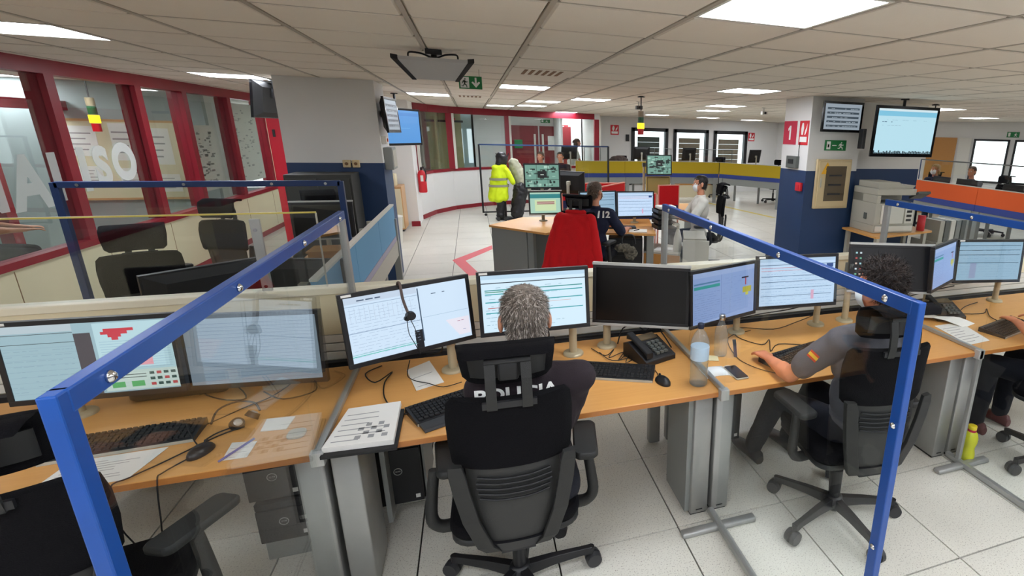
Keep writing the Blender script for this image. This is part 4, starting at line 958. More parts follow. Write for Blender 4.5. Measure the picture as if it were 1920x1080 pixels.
for n, (a, b_, lab) in enumerate(((-2.23, -.612, 'beech desk at the left bay, under the three-pane map screens'), (-.6, 1.03, 'beech desk in the centre in front of the grey-haired man'), (1.04, 2.655, 'beech desk before the dark-haired man in grey sleeves'), (2.667, 4.3, 'beech desk at the right edge'))):
    DK[n] = desk(lab, a, b_)
    slab_leg(DK[n], a+.005, a+.1, 2.03, 2.3); slab_leg(DK[n], b_-.1, b_-.005, 2.03, 2.3)
    for x0 in (a+.005, b_-.1):
        m = MB(); m.rbox(x0, 2.7, .01, x0+.07, 2.76, .705, .008, 2); m.build('leg', 'alu', DK[n])
    m = MB(); m.box(a+.1, 2.3, .62, b_-.1, 2.36, .705); m.build('crossbar', 'alug', DK[n])
# side panel on the joint legs
m = MB(); m.box(.905, 2.05, .02, .93, 2.32, .7); m.build('side_panel', 'alug', DK[1])
m = MB(); m.box(-.49, 2.32, .1, -.47, 2.6, .7); m.build('side_panel', 'alug', DK[1])
m = MB(); m.box(-.79, 2.3, .05, -.775, 2.6, .7); m.build('side_panel', 'alug', DK[0])
def partition(x, label, y0=.95, y1=2.83, ztop=1.5, front=True):
    t = T('glass_partition', label, 'partition', (x, y0, 0), 'glass partitions with blue frames between the desks')
    b = MB(); b.box(x-.013, y0, ztop-.035, x+.013, y1, ztop+.004); b.build('top_bar', 'blue', t, .003)
    b = MB(); b.box(x-.012, y0-.022, .01, x+.012, y0+.012, ztop+.004); b.build('front_post', 'blue', t, .003)
    b = MB(); b.box(x-.014, y1-.04, .75, x+.014, y1, ztop-.035); b.build('rear_post', 'alu', t, .002)
    b = MB(); b.box(x-.003, y0+.012, .04, x+.003, 1.945, ztop-.03); b.box(x-.003, 1.945, .755, x+.003, y1-.035, ztop-.03); b.build('glass_pane', 'glass', t)
    b = MB(); b.box(x-.015, y0, .012, x+.015, 2.02, .04); b.build('floor_rail', 'alu', t, .002)
    b = MB(); b.box(x-.012, 1.95, .737, x+.012, y1-.04, .757); b.build('desk_rail', 'alu', t, .002)
    if x > 2: b = MB(); b.box(x-.012, 1.93, .04, x+.012, 1.955, .757); b.build('middle_post', 'alu', t, .002)
    b = MB(); b.rbox(x-.2, 1.885, .0, x+.2, 1.935, .03, .014, 3, axis='x'); b.build('foot_bar', 'alu', t)
    b = MB(); b.rbox(x-.14, y0-.03, 0, x+.14, y0+.02, .025, .012, 3, axis='x'); b.build('foot_bar', 'alu', t)
    for y in (y0+.09, y0+.62, y0+1.2, y1-.12):
        for s_ in (-1, 1):
            b = MB(); b.lathe([(.0, 0), (.011, 0), (.011, .004), (.006, .009), (.0, .01)], n=10); bm_ = Matrix.Translation((x+s_*.013, y, ztop-.017)) @ Matrix.Rotation(s_*PI/2, 4, 'Y'); b.v = [tuple(bm_ @ Vector(v)) for v in b.v]; b.build('bolt', 'chrome', t)
    for z in (.35, .75, 1.15):
        b = MB(); b.lathe([(.0, 0), (.009, 0), (.009, .004), (.0, .008)], n=10); bm_ = Matrix.Translation((x-.012, y0-.005, z)) @ Matrix.Rotation(-PI/2, 4, 'Y'); b.v = [tuple(bm_ @ Vector(v)) for v in b.v]; b.build('bolt', 'chrome', t)
    b = MB(); b.box(x-.022, 1.93, .70, x+.022, 1.965, .755); b.build('desk_clamp', 'silver', t, .003)
    return t
partition(-.606, 'blue-framed glass partition left of the grey-haired man, its post near the viewer')
partition(1.035, 'blue-framed glass partition right of the centre desk, beside the dark-haired man')
partition(2.661, 'blue-framed glass partition at the right edge by the yellow bottle')
# long clear screen above the left divider, yellowish edge
t = T('glass_screen', 'frameless clear screen with a yellow edge above the left divider', 'partition', (-1.7, 2.87, 1.12))
b = MB(); b.box(-2.9, 2.868, 1.125, -.72, 2.873, 1.49); b.build('glass_pane', 'glass', t)
b = MB(); b.box(-2.9, 2.866, 1.49, -.72, 2.875, 1.497); b.build('edge_strip', mat('yellow_edge', 'c9b85a', .3), t); b = MB(); b.box(-.724, 2.866, 1.125, -.718, 2.875, 1.49); b.build('edge_strip', 'pgrey', t)
for x in (-.965, -2.3):
    b = MB(); b.box(x-.02, 2.85, .95, x+.02, 2.866, 1.47); u_ = b.build('upright', 'alu', t, .002)
    for z in (1.15, 1.42): b = MB(); b.cyl((x, 2.85, z), (x, 2.843, z), .008, n=10); b.build('bolt', 'chrome', u_)
# monitors of the front row
monitor('leftmost black monitor showing a call list, a map and a keypad', -1.417, 2.43, 1.014, -.06, .062, .547, .325, 'calls', 3, polex=-1.578, poley=2.553)
monitor('black monitor with a grey list, left of the partition, seen through glass', -.905, 2.423, .992, -.13, .07, .515, .32, 'greylist', 4, polex=-.92)
monitor('black monitor with a map in its corner, angled, left of the grey-haired man', -.305, 2.455, 1.057, .42, .113, .556, .324, 'split', 5, polex=-.162, poley=2.56)
monitor('black monitor with teal ruled form, behind the grey-haired man\'s head', .245, 2.474, 1.09, .015, .105, .533, .316, 'form', 6, polex=.443, poley=2.585)
monitor('switched-off silver monitor in the centre bay', .803, 2.526, 1.052, -.43, .111, .524, .327, 'off', 7, silver=True, polex=.643, poley=2.64, sticker=False)
monitor('violet-tinted angled monitor with a yellow map patch beside the silver one', 1.286, 2.486, 1.038, .31, .065, .512, .324, 'violet', 8, polex=1.453, poley=2.63, sticker=False)
monitor('black monitor with pale ruled rows, left of the dark-haired man', 1.727, 2.435, 1.093, -.07, .108, .524, .31, 'rows', 9, polex=2.017, poley=2.606)
monitor('dark silver monitor with desktop icons behind the dark-haired man', 2.463, 2.503, 1.106, -.36, .15, .529, .30, 'icons', 10, silver=True, polex=2.248, poley=2.613, sticker=False)
monitor('sharply turned violet monitor right of the icon screen', 2.877, 2.469, 1.112, .445, .08, .463, .297, 'violet', 11, polex=2.95, poley=2.63, sticker=False)
monitor('rightmost monitor with steel-blue ruled list', 3.395, 2.554, 1.088, -.2, .073, .529, .309, 'steel', 12, polex=3.673, poley=2.66)
# keyboards / mice
keyboard('black keyboard with silver front edge on the left desk', (-1.28, 2.245), .06, .43, .14, rest=False)
keyboard('slanted black keyboard left of the grey-haired man', (-.12, 2.2), .42, .42, .145, rest=True)
keyboard('black keyboard on the centre desk right of the grey-haired man', (.575, 2.295), -.42, .44, .15, rest=False)
keyboard('black keyboard under the dark-haired man\'s hand', (1.6, 2.19), .25, .44, .15)
keyboard('dark grey keyboard at the right edge under a hand', (3.2, 2.19), .25, .44, .16)
mouse('brown-black mouse on the left desk', (-1.005, 2.095), -.3, mat('brown_mouse', '2e241e', .35))
mouse('black mouse beside the centre keyboard', (.795, 2.128), .2)
# papers
t = paper('printed sheet lying under the left keyboard', [(-1.42, 1.975), (-1.165, 1.985), (-1.13, 2.17), (-1.40, 2.16)], lines=9)
paper('small white note pad near the left partition', [(-.853, 2.19), (-.765, 2.18), (-.76, 2.275), (-.86, 2.285)], th=.004, lines=0, name='note_pad')
paper('white note slip under the blue pen', [(-.915, 2.012), (-.84, 2.012), (-.842, 2.118), (-.925, 2.133)], lines=3)
b = MB(); b.cyl((-.918, 2.0, .743), (-.855, 2.13, .743), .004, n=8); o = one('pen', b, [mat('blue_pen', '5560a8', .3)], 'blue ball pen lying on the note slip', 'pen', at=(-.885, 2.065, .739))
paper('thick stack of printed pages on a black folder left of the centre desk', [(-.588, 1.94), (-.352, 1.925), (-.36, 2.232), (-.555, 2.225)], z=.748, th=.02, lines=6, block=True, name='document_stack')
b = MB(); b.prism([(-.592, 1.915), (-.34, 1.9), (-.345, 2.2), (-.57, 2.21)], .7365, .747, 'z'); one('folder', b, 'blkm', 'black folder under the stack of printed pages', 'folder', at=(-.47, 2.05, .736), bevel=.002)
paper('white sheet leaning half under the slanted keyboard', [(-.315, 2.374), (-.2, 2.429), (-.281, 2.70), (-.379, 2.615)], lines=2, th=.003)
paper('printed sheet on the right desk beside the third partition', [(2.70, 2.05), (2.888, 2.067), (2.989, 2.366), (2.76, 2.36)], lines=7)
b = MB(); b.rbox(-.745, 2.09, .7365, -.685, 2.155, .75, .02, 4); one('tape_roll', b, 'pgrey', 'small grey oval clip on the left desk by the note pad', 'clip', at=(-.715, 2.12, .7365))
b = MB(); b.prism([(1.11, 2.29), (1.165, 2.27), (1.185, 2.33), (1.12, 2.36)], .7365, .7385, 'z'); one('card', b, mat('yellowish_card', 'd8d0a8', .6), 'pale card between the two bottles', 'card', at=(1.14, 2.31, .7365))
# desk phone
def phone(label, c, yaw, grey=False):
    t = T('desk_phone', label, 'phone', (c[0], c[1], .735)); X = rotz((c[0], c[1], .735), yaw)
    b = MB(); b.X = X; b.prism([(-.1, .0), (.1, 0), (.1, .075), (.06, .09), (-.1, .03)], -.1, .1, 'x'); b.build('base', 'blk', t, .006)
    b = MB(); b.X = X; b.loft([[(-.085+.0*s_, y, z), (-.045, y, z), (-.045, y, z+h), (-.085, y, z+h)] for y, z, h, s_ in ((-.09, .04, .03, 0), (-.06, .062, .018, 0), (.05, .1, .018, 0), (.09, .095, .035, 0))], smooth=False); b.build('handset', 'blkm', t, .006)
    b = MB(); b.X = X
    for i in range(3):
        for j in range(4): b.cbox((-.0+i*.028, -.07+j*.026, .05+j*.0095), (.02, .018, .012))
    b.build('buttons', 'alud', t); b = MB(); b.X = X; b.prism([(.04, .088), (.085, .1), (.085, .094), (.04, .08)], -.03, .085, 'x'); b.build('display', 'dwin', t)
    return t
phone('black desk phone with stand behind the centre keyboard', (.825, 2.43), .35)
phone('black desk phone on the right desk behind the papers', (2.98, 2.5), -.2)
b = MB(); b.loft([[(2.72+u*.0+k*.045, 2.52-k*.05, .737+.03*math.sin(k*.7)) for u in (0,)]*1+[(2.86+k*.045, 2.56-k*.05, .737+.03*math.sin(k*.7))]+[(2.86+k*.045, 2.56-k*.05, .74+.03*math.sin(k*.7)), (2.72+k*.045, 2.52-k*.05, .74+.03*math.sin(k*.7))] for k in range(6)], smooth=False); one('magazine', b, 'paper', 'curling white booklet behind the sheet on the right desk', 'booklet', at=(2.8, 2.45, .736))
b = MB(); b.rbox(2.85, 2.47, .737, 3.15, 2.68, .755, .02); one('binder', b, 'alud', 'dark grey binder lying behind the booklet on the right desk', 'binder', at=(3.0, 2.6, .736)) if 0 else None
# bottles
t = T('water_bottle', 'clear plastic water bottle with pale label at the desk front edge', 'bottle', (.955, 2.065, .735))
pf = [(.0, .002), (.038, 0), (.044, .008)]+[(.044-.002*(k % 2), .02+k*.012) for k in range(9)]+[(.044, .13), (.044, .2), (.0445, .215), (.04, .235), (.028, .262), (.014, .282), (.013, .295)]
b = MB(); b.lathe(pf, (.955, 2.065, .735), 28); b.build('bottle_body', 'bottle', t)
b = MB(); b.lathe([(.0, .004), (.041, .004), (.042, .01)]+[(.042-.002*(k % 2), .02+k*.012) for k in range(9)]+[(.0415, .13), (.0, .131)], (.955, 2.065, .735), 28); b.build('water', 'water', t)
b = MB(); b.lathe([(.0448, .135), (.0452, .137), (.0452, .198), (.0448, .2)], (.955, 2.065, .735), 28, ); b.build('label_wrap', mat('bottle_label', 'bcd3e6', .4), t)
b = MB(); b.lathe([(.0145, .288), (.0155, .29), (.0155, .31), (.013, .313), (0, .313)], (.955, 2.065, .735), 20); b.build('cap', mat('dark_blue_cap', '15203a', .4), t)
t = T('glass_bottle', 'empty clear bottle with metal cap behind the water bottle', 'bottle', (1.21, 2.35, .735))
b = MB(); b.lathe([(.0, .002), (.033, .0), (.036, .01), (.036, .12), (.034, .15), (.02, .18), (.015, .195), (.015, .21)], (1.21, 2.35, .735), 24); b.build('bottle_body', 'bottle', t)
b = MB(); b.lathe([(.017, .205), (.018, .207), (.018, .232), (.015, .236), (0, .236)], (1.21, 2.35, .735), 20); b.build('cap', 'chrome', t)
t = T('yellow_bottle', 'yellow squash bottle standing on the floor by the third partition', 'bottle', (2.755, 1.96, 0))
c_ = (2.755, 1.96, 0); b = MB(); b.lathe([(.0, .002), (.035, .0), (.041, .01), (.041, .05), (.034, .085), (.034, .1), (.042, .13), (.042, .16), (.034, .19), (.02, .205)], c_, 24); b.build('bottle_body', mat('yellow_liquid', 'cfd026', .25), t)
b = MB(); b.lathe([(.021, .198), (.024, .2), (.024, .213), (.021, .215)], c_, 20); b.build('neck_ring', 'magenta', t); b = MB(); b.lathe([(.023, .215), (.024, .217), (.024, .238), (.02, .241), (0, .241)], c_, 20); b.build('cap', mat('yellow_cap', 'e6cf1a', .4), t)
# smartphone, marker, face mask
t = T('smartphone', 'black smartphone lying on the desk by the face mask', 'phone', (1.185, 2.115, .735)); b = MB(); b.X = rotz((1.185, 2.115, .735), .02); b.rbox(-.036, -.075, .001, .036, .075, .009, .01, 4); b.build('case', 'pgrey', t); b = MB(); b.X = rotz((1.185, 2.115, .735), .02); b.rbox(-.033, -.07, .009, .033, .07, .0105, .008, 4); b.build('screen', 'blkg', t)
t = T('marker', 'dark marker standing upright behind the smartphone', 'marker', (1.28, 2.3, .735)); b = MB(); b.cyl((1.28, 2.3, .735), (1.275, 2.31, .8), .009, n=12); b.build('barrel', mat('wine_marker', '3a1424', .4), t); b = MB(); b.cyl((1.275, 2.31, .8), (1.272, 2.316, .83), .01, n=12); b.build('cap', 'blk', t)
t = T('face_mask', 'white surgical mask lying beside the smartphone', 'mask', (1.085, 2.15, .735)); b = MB()
b.loft([[(1.02+.13*u, 2.1+v*.035+.01*math.sin(u*3), .738+.02*math.sin(PI*u)*math.sin(PI*v/3)+.002*(v % 2)) for u in [i/8 for i in range(9)]] for v in range(4)], caps=False, closed=False); mk = b.build('pleated_body', 'mask', t); sm = mk.modifiers.new('thick', 'SOLIDIFY'); sm.thickness = .003
b = MB(); b.tube([(1.15, 2.11, .742), (1.185, 2.1, .739), (1.18, 2.06, .739), (1.14, 2.09, .74)], .0013, 5); b.tube([(1.15, 2.19, .742), (1.19, 2.2, .74), (1.19, 2.16, .74)], .0013, 5); b.build('ear_loop', 'mask', t)
# headset on left desk and one hanging on a monitor
t = T('headset', 'black telephone headset lying on the left desk', 'headset', (-.98, 2.27, .735))
b = MB(); b.tube([(-1.05, 2.30, .742), (-1.045, 2.36, .77), (-.99, 2.385, .785), (-.925, 2.37, .78), (-.895, 2.33, .76)], .004, 6); b.build('headband', 'blk', t)
for c0, ax in (((-.945, 2.25, .755), (.5, -.5, .7)), ((-.905, 2.29, .765), (.4, .4, .6))):
    a = Vector(ax).normalized(); p = Vector(c0); b = MB(); b.cyl(p-a*.012, p+a*.01, .026, .022, 16); b.build('ear_cup', 'blk', t); b = MB(); b.cyl(p+a*.01, p+a*.015, .015, .01, 12); b.build('silver_disc', 'silver', t)
b = MB(); b.tube([(-.96, 2.23, .75), (-1.0, 2.21, .745), (-1.02, 2.18, .742)], .003); b.build('mic_boom', 'blk', t)
t = T('headset', 'headset hanging over the map monitor, cup in front of the screen', 'headset', (-.33, 2.44, 1.2)); tX = face((-.305, 2.455, 1.057), .42, .113)
pp = lambda u, v, d: tuple(tX @ Vector((u, v, d)))
b = MB(); b.tube([pp(-.035, .16, -.03), pp(-.035, .175, -.01), pp(-.035, .165, .012), pp(-.033, .1, .014), pp(-.022, .04, .016)], .006, 6); b.build('headband', mat('brown_band', '5a4a44', .5), t)
b = MB(); b.cyl(pp(-.012, .02, .008), pp(-.012, .02, .03), .022, .019, 16); b.cyl(pp(-.03, .012, .012), pp(-.03, .012, .026), .012, n=10); b.build('ear_cup', 'blk', t)
b = MB(); b.tube([pp(-.03, .0, .016), pp(-.03, -.06, .018), pp(-.01, -.12, .02), pp(0, -.165, .02)], .0018, 5); b.tube([pp(-.015, .0, .02), pp(-.002, -.05, .022), pp(0, -.1, .02), pp(.002, -.165, .02)], .0018, 5); b.build('cord', 'hairg', t)
# cables
cable('thin black cable looping over the left desk to the mouse', [(-.85, 2.66, .739), (-.9, 2.5, .741), (-.98, 2.42, .739), (-1.08, 2.3, .739), (-1.1, 2.25, .78), (-1.03, 2.14, .74), (-1.0, 2.14, .75)])
cable('headset cord running down over the left desk edge', [(-.92, 2.24, .742), (-.99, 2.2, .739), (-1.1, 2.06, .739), (-1.16, 1.99, .739), (-1.19, 1.945, .735), (-1.19, 1.935, .6), (-1.17, 2.0, .4), (-1.14, 2.05, .33)])
cable('mouse cord hanging down to the left chair', [(-1.03, 2.05, .742), (-1.07, 1.99, .739), (-1.07, 1.95, .735), (-1.08, 1.935, .6), (-1.1, 1.97, .5), (-1.04, 2.0, .44)])
cable('tangle of black cables at the back of the left desk', [(-1.3, 2.72, .74), (-1.2, 2.6, .742), (-1.1, 2.66, .741), (-1.0, 2.5, .742), (-1.1, 2.52, .745), (-1.2, 2.64, .742), (-1.05, 2.7, .741), (-.9, 2.6, .742), (-.8, 2.65, .741), (-.74, 2.5, .741), (-.85, 2.45, .742), (-.95, 2.55, .742)], .003)
b = MB(); b.rbox(-1.45, 2.6, .7365, -1.1, 2.74, .78, .03); one('docking_station', b, 'blkm', 'black device box behind the left monitor stands', 'device', at=(-1.27, 2.67, .7365))
cable('black cable loops behind the slanted keyboard', [(-.5, 2.7, .74), (-.56, 2.62, .742), (-.5, 2.5, .745), (-.44, 2.6, .745), (-.46, 2.5, .742), (-.44, 2.34, .741), (-.38, 2.2, .741), (-.33, 2.16, .742), (-.3, 2.2, .75)], .003)
cable('cord from the hanging headset across the white sheet', [(-.33, 2.4, .88), (-.35, 2.42, .8), (-.33, 2.47, .745), (-.27, 2.42, .747), (-.2, 2.36, .747), (-.12, 2.38, .75)], .0022)
cable('black power cable hanging behind the map monitor', [(-.23, 2.6, .9), (-.21, 2.66, .82), (-.24, 2.74, .76), (-.3, 2.78, .742)], .004)
cable('tangled black cord between the stand poles and the desk phone', [(.55, 2.62, .74), (.6, 2.5, .742), (.66, 2.55, .75), (.61, 2.46, .745), (.7, 2.5, .75), (.65, 2.42, .742), (.72, 2.47, .75), (.68, 2.38, .742), (.75, 2.44, .742), (.62, 2.42, .745), (.58, 2.55, .742)], .0025)
cable('looped cords arching over the desk phone', [(.7, 2.62, .75), (.73, 2.62, .84), (.8, 2.6, .86), (.84, 2.55, .84), (.9, 2.58, .86), (.95, 2.55, .8), (.98, 2.5, .742)], .004)
cable('mouse cord behind the centre keyboard', [(.79, 2.18, .745), (.8, 2.25, .739), (.77, 2.33, .739), (.82, 2.4, .739)], .002)
cable('black curve of cable behind the grey-haired man\'s right monitor', [(.3, 2.55, .95), (.32, 2.62, .83), (.28, 2.74, .76), (.2, 2.78, .745)], .004)
cable('cord wandering from the right desk rear to the dark-haired man\'s keyboard', [(2.1, 2.75, .74), (1.9, 2.66, .742), (1.7, 2.6, .739), (1.5, 2.68, .739), (1.42, 2.55, .739), (1.5, 2.4, .739), (1.58, 2.45, .742), (1.5, 2.3, .739), (1.6, 2.38, .739), (1.75, 2.3, .745)], .0028)
cable('headset cord with inline switch beside the hand', [(1.55, 2.62, .739), (1.36, 2.55, .739), (1.28, 2.3, .739), (1.3, 2.15, .742), (1.38, 2.05, .739), (1.45, 2.0, .742)], .0022)
cable('power cable swinging below the ruled-rows monitor', [(1.85, 2.48, .93), (1.8, 2.6, .86), (1.65, 2.72, .8), (1.5, 2.77, .76)], .004)
cable('cord coil on the right desk near the keyboard', [(3.5, 2.66, .74), (3.3, 2.6, .742), (3.15, 2.5, .74), (3.3, 2.45, .742), (3.42, 2.52, .742), (3.3, 2.4, .74), (3.25, 2.3, .745)], .003)
cable('power cable below the rightmost monitors', [(3.1, 2.55, .93), (2.95, 2.68, .85), (2.8, 2.76, .78)], .004)
b = MB(); b.lathe([(.05, 0), (.06, .01), (.058, .03), (.04, .04), (0, .041)], (1.84, 2.88, 1.125), 20); one('conference_puck', b, 'rubber', 'round grey device on the divider top behind the ruled-rows monitor', 'device', at=(1.84, 2.88, 1.125))
# computers hung below the desks
def tower(label, x, y, z, w_=.2, d=.38, h=.36, two=False, yaw=0):
    t = T('computer', label, 'computer', (x, y, z), 'black desktop computers under the desks'); X = rotz((x, y, z), yaw)
    b = MB(); b.X = X; b.box(-w_/2, 0, 0, w_/2, d, h); b.build('case', 'pcs', t, .004)
    b = MB(); b.X = X; b.box(-w_/2, -.012, .0, w_/2, 0, h*.82); b.box(-w_/2, -.008, h*.84, w_/2, 0, h); b.build('front_panel', 'pcf', t, .003)
    b = MB(); b.X = X; ring = []
    for r_, yy in ((.019, -.012), (.019, -.014), (.016, -.014), (.016, -.012)): ring.append([(r_*math.cos(a), yy, h*.5+r_*math.sin(a)) for a in [2*PI*i/20 for i in range(20)]])
    b.loft(ring+[ring[0]], caps=False); b.box(-.011, -.0135, h*.5-.004, .011, -.012, h*.5+.004); b.build('round_badge', 'silver', t)
    text('DELL', .0095, X @ face((0, -.0136, h*.5)), 'blk', t, 'badge_letters', bold=.0002)
    b = MB(); b.X = X; b.box(w_/2-.035, -.0135, .02, w_/2-.015, -.012, .04); b.build('sticker', 'paper', t)
    return t
tower('black computer hung under the centre desk left of the chair', -.44, 2.42, .13)
b = MB(); b.box(-.555, 2.45, .1, -.545, 2.8, .5); b.box(-.335, 2.45, .1, -.325, 2.8, .5); b.box(-.555, 2.45, .1, -.325, 2.8, .115); b.box(-.335, 2.5, .5, -.325, 2.6, .705); b.box(-.555, 2.5, .5, -.545, 2.6, .705); one('computer_holder', b, 'alug', 'grey steel holder around the computer beside the left leg', 'holder', at=(-.43, 2.5, .1))
tower('black computer under the dark-haired man\'s desk', 1.29, 2.4, .15)
t1 = tower('lower black computer of the pair under the left desk', -.90, 2.36, .1, .2, .36, .2); tower('upper black computer of the pair under the left desk', -.91, 2.36, .32, .2, .36, .22)
b = MB(); b.box(-.99, 2.36, .0, -.81, 2.72, .095); one('steel_box', b, 'alug', 'grey steel box below the pair of computers at left', 'box', at=(-.94, 2.5, 0), bevel=.004)
tower('black computer at the right desk behind the chair', 2.5, 2.3, .1, .17, .4, .42)
m = MB(); R = random.Random(5)
for k, c in enumerate(('1f6b5f', '7a2020', '141414', '141414', '1f5a80', '141414')):
    m = MB(); x = -.56; m.tube([(x+R.uniform(-.03, .05), 2.5+R.uniform(-.1, .2), .6), (x+.03, 2.5, .5+R.uniform(-.1, .1)), (x+R.uniform(-.02, .05), 2.55, .4), (x+R.uniform(-.03, .04), 2.5, .3+R.uniform(-.1, .1)), (x, 2.6, .15)], .004, 5)
    one('cable', m, mat('cable_'+c, c, .5), ['teal cable bundle strand beside the left desk leg', 'dark red cable beside the left desk leg', 'black cable hanging behind the left desk leg', 'black cable hanging behind the left desk leg', 'blue cable beside the left desk leg', 'black cable hanging behind the left desk leg'][k], 'cable', 'cables hanging beside the left desk leg')
# chairs of the front row
ch0 = build_chair('black office chair with headrest that the grey-haired man sits on', 'black office chairs with headrests'); ch0.location = (.07, 1.86, 0); ch0.rotation_euler = (0, 0, math.radians(-2))
def base_turn(ch, a):
    for c in ch.children:
        if c.name.startswith('leg'): c.rotation_euler = (0, 0, a)
base_turn(ch0, math.radians(7))
ch1 = dup(ch0, (1.64, 1.81, 0), math.radians(-6), 'black office chair with headrest that the dark-haired man sits on'); base_turn(ch1, math.radians(126+6-72))
ch2 = dup(ch0, (-1.18, 1.70, 0), math.radians(12), 'empty black office chair at the bottom left corner, armrest toward the desk')
ch3 = dup(ch0, (3.22, 1.72, 0), math.radians(10), 'black office chair at the right edge under the man with maroon shoes'); base_turn(ch3, .3)
for c in ch2.children:
    for g in c.children:
        if g.name.startswith('arm_pad') and g.data.vertices[0].co.x > 0: g.matrix_local = Matrix.Translation((.285, 0, 0)) @ Matrix.Rotation(-.55, 4, 'Z') @ Matrix.Translation((-.285, 0, 0))
for c in ch0.children:
    for g in c.children:
        if g.name.startswith('arm_pad') and g.data.vertices[0].co.x < 0: g.location = (.045, .05, -.02)
# people of the front row
p1, sh1, H1, W1 = person('grey-haired man in a dark POLICIA shirt, seen from behind at the centre desk', (.145, 1.80), .0, hz=.545, lean=-.06, hands={-1: (-.06, 2.08, .79), 1: (.12, 2.06, .79)}, vox=.006, shirt='darkcloth', hair='grey', hairlen=.011, headoff=(-.01, .02), elbow={1: (.1, -.2, -1), -1: (.0, -.2, -1)}, mask=True, chest=.94, sleeve=.8, sc=1.0)
p2, sh2, H2, W2 = person('dark-haired man in grey short sleeves with a small flag patch, typing at the right', (1.68, 1.80), .1, hz=.545, lean=-.03, lx=.0, headturn=.4, hnod=-.1, hands={-1: (1.375, 2.115, .79), 1: (1.78, 2.12, .785)}, elpos={-1: (1.375, 1.925, .79)}, footy=.6, vox=.006, shirt='greycloth', hair='dkbrown', hairkind='curly', hairlen=.022, headoff=(.0, -.03), elbow={-1: (-1, .1, -.35), 1: (.3, -.3, -1)}, mask=True, sleeve=.72, skin='skin2', chest=1.05)
p3, sh3, H3, W3 = person('man at the right edge with maroon shoes, hand on the keyboard', (3.28, 1.78), .1, hz=.555, lean=.0, hands={-1: (3.2, 2.14, .8), 1: (3.45, 2.14, .8)}, vox=.008, shirt='navycloth', hair='brown', hairlen=.012, feet='red', skin='skin2', sleeve=.5, footy=.44)
def drape(me, target, d, off=.0025):
    bv = BVHTree.FromPolygons([v.co.copy() for v in target.data.vertices], [tuple(p.vertices) for p in target.data.polygons]); tl_ = wloc(target)
    d = Vector(d).normalized()
    for v in me.vertices:
        h = bv.ray_cast(v.co-tl_-d*.25, d, .6)
        if h[0] is not None: v.co = h[0]+tl_-d*off
def print_on(txt, size, X, m, parent, target, d, bold=.0, sx=1.):
    me = textmesh(txt, size, 0, bold); bm = bmesh.new(); bm.from_mesh(me); bmesh.ops.subdivide_edges(bm, edges=[e for e in bm.edges if e.calc_length() > size*.3], cuts=2, use_grid_fill=False); bmesh.ops.triangulate(bm, faces=bm.faces); bm.to_mesh(me); bm.free()
    me.transform(X @ Matrix.Scale(sx, 4, (1, 0, 0))); drape(me, target, d); me.transform(Matrix.Translation(-wloc(parent)))
    me.materials.clear(); me.materials.append(M[m]); o = bpy.data.objects.new('shirt_lettering', me); COL.objects.link(o); o.parent = parent; return o
print_on('POLICIA', .062, face((.088, 1.5, 1.066)), 'signwhite', p1, sh1, (0, 1, -.25), .002, 1.22)
# ================================================================= CEILING AND WALL DEVICES
t = T('ceiling_projector', 'grey box-shaped projector lift hanging from the ceiling by a black bracket', 'projector', (-.2, 4.05, 2.396))
b = MB(); b.loft([[(-.40, 3.9, 2.31), (.02, 3.9, 2.31), (.02, 3.9, 2.33), (-.40, 3.9, 2.33)], [(-.31, 4.02, 2.205), (-.07, 4.02, 2.205), (-.07, 4.04, 2.215), (-.31, 4.04, 2.215)]], smooth=False); b.v = [tuple(v) for v in b.v]
b.build('underside_panel', mat('projector_grey', 'b5b2b0', .6), t)
for s_ in (-1, 1):
    b = MB(); cx = -.19
    b.loft([[(cx+s_*.21, 3.895, 2.305), (cx+s_*.25, 3.895, 2.315), (cx+s_*.25, 3.9, 2.34), (cx+s_*.21, 3.9, 2.335)], [(cx+s_*.12, 4.02, 2.2), (cx+s_*.145, 4.02, 2.2), (cx+s_*.145, 4.05, 2.225), (cx+s_*.12, 4.05, 2.225)]], smooth=False, flip=s_ < 0); b.build('side_rail', 'blk', t)
b = MB(); b.box(-.24, 3.98, 2.36, -.14, 4.1, CZ); b.cyl((-.19, 4.02, 2.3), (-.19, 4.03, 2.37), .02); b.build('ceiling_mount', 'blk', t)
b = MB(); b.tube([(-.34, 3.93, 2.335), (-.33, 3.94, 2.36), (-.26, 3.98, 2.36), (-.19, 4.02, 2.34), (-.12, 3.98, 2.36), (-.05, 3.94, 2.36), (-.04, 3.93, 2.335)], .006); b.build('bracket_arm', 'blk', t)
def signal(label, x, y, z0, z1):
    t = T('signal_light', label, 'signal light', (x, y, CZ)); b = MB(); b.cyl((x, y, z1), (x, y, CZ), .008); b.lathe([(.05, 0), (.05, .01), (.02, .02)], (x, y, CZ-.02)); b.build('rod', 'blk', t)
    h = (z1-z0)/4
    for k, (n, m, col) in enumerate((('red_lamp', None, 'b3121c'), ('yellow_lamp', emi('amber_lamp', 'ffd21a', 1.6), ''), ('green_lamp', None, '0e4a28'), ('grey_cap', None, '8a7a60'))):
        b = MB(); b.cyl((x, y, z0+k*h), (x, y, z0+(k+.94)*h), .042 if k != 1 else .05, n=16); b.build(n, m or mat('lamp_'+n, col, .3), t)
signal('traffic-light style lamp column hanging above the middle of the hall', 2.27, 7.25, 1.88, 2.2)
signal('lamp column hanging beside the large television', 6.17, 5.9, 1.92, 2.25)
signal('lamp column with lit yellow lamp behind the left glazing', -4.3, 8.55, 1.75, 2.15)
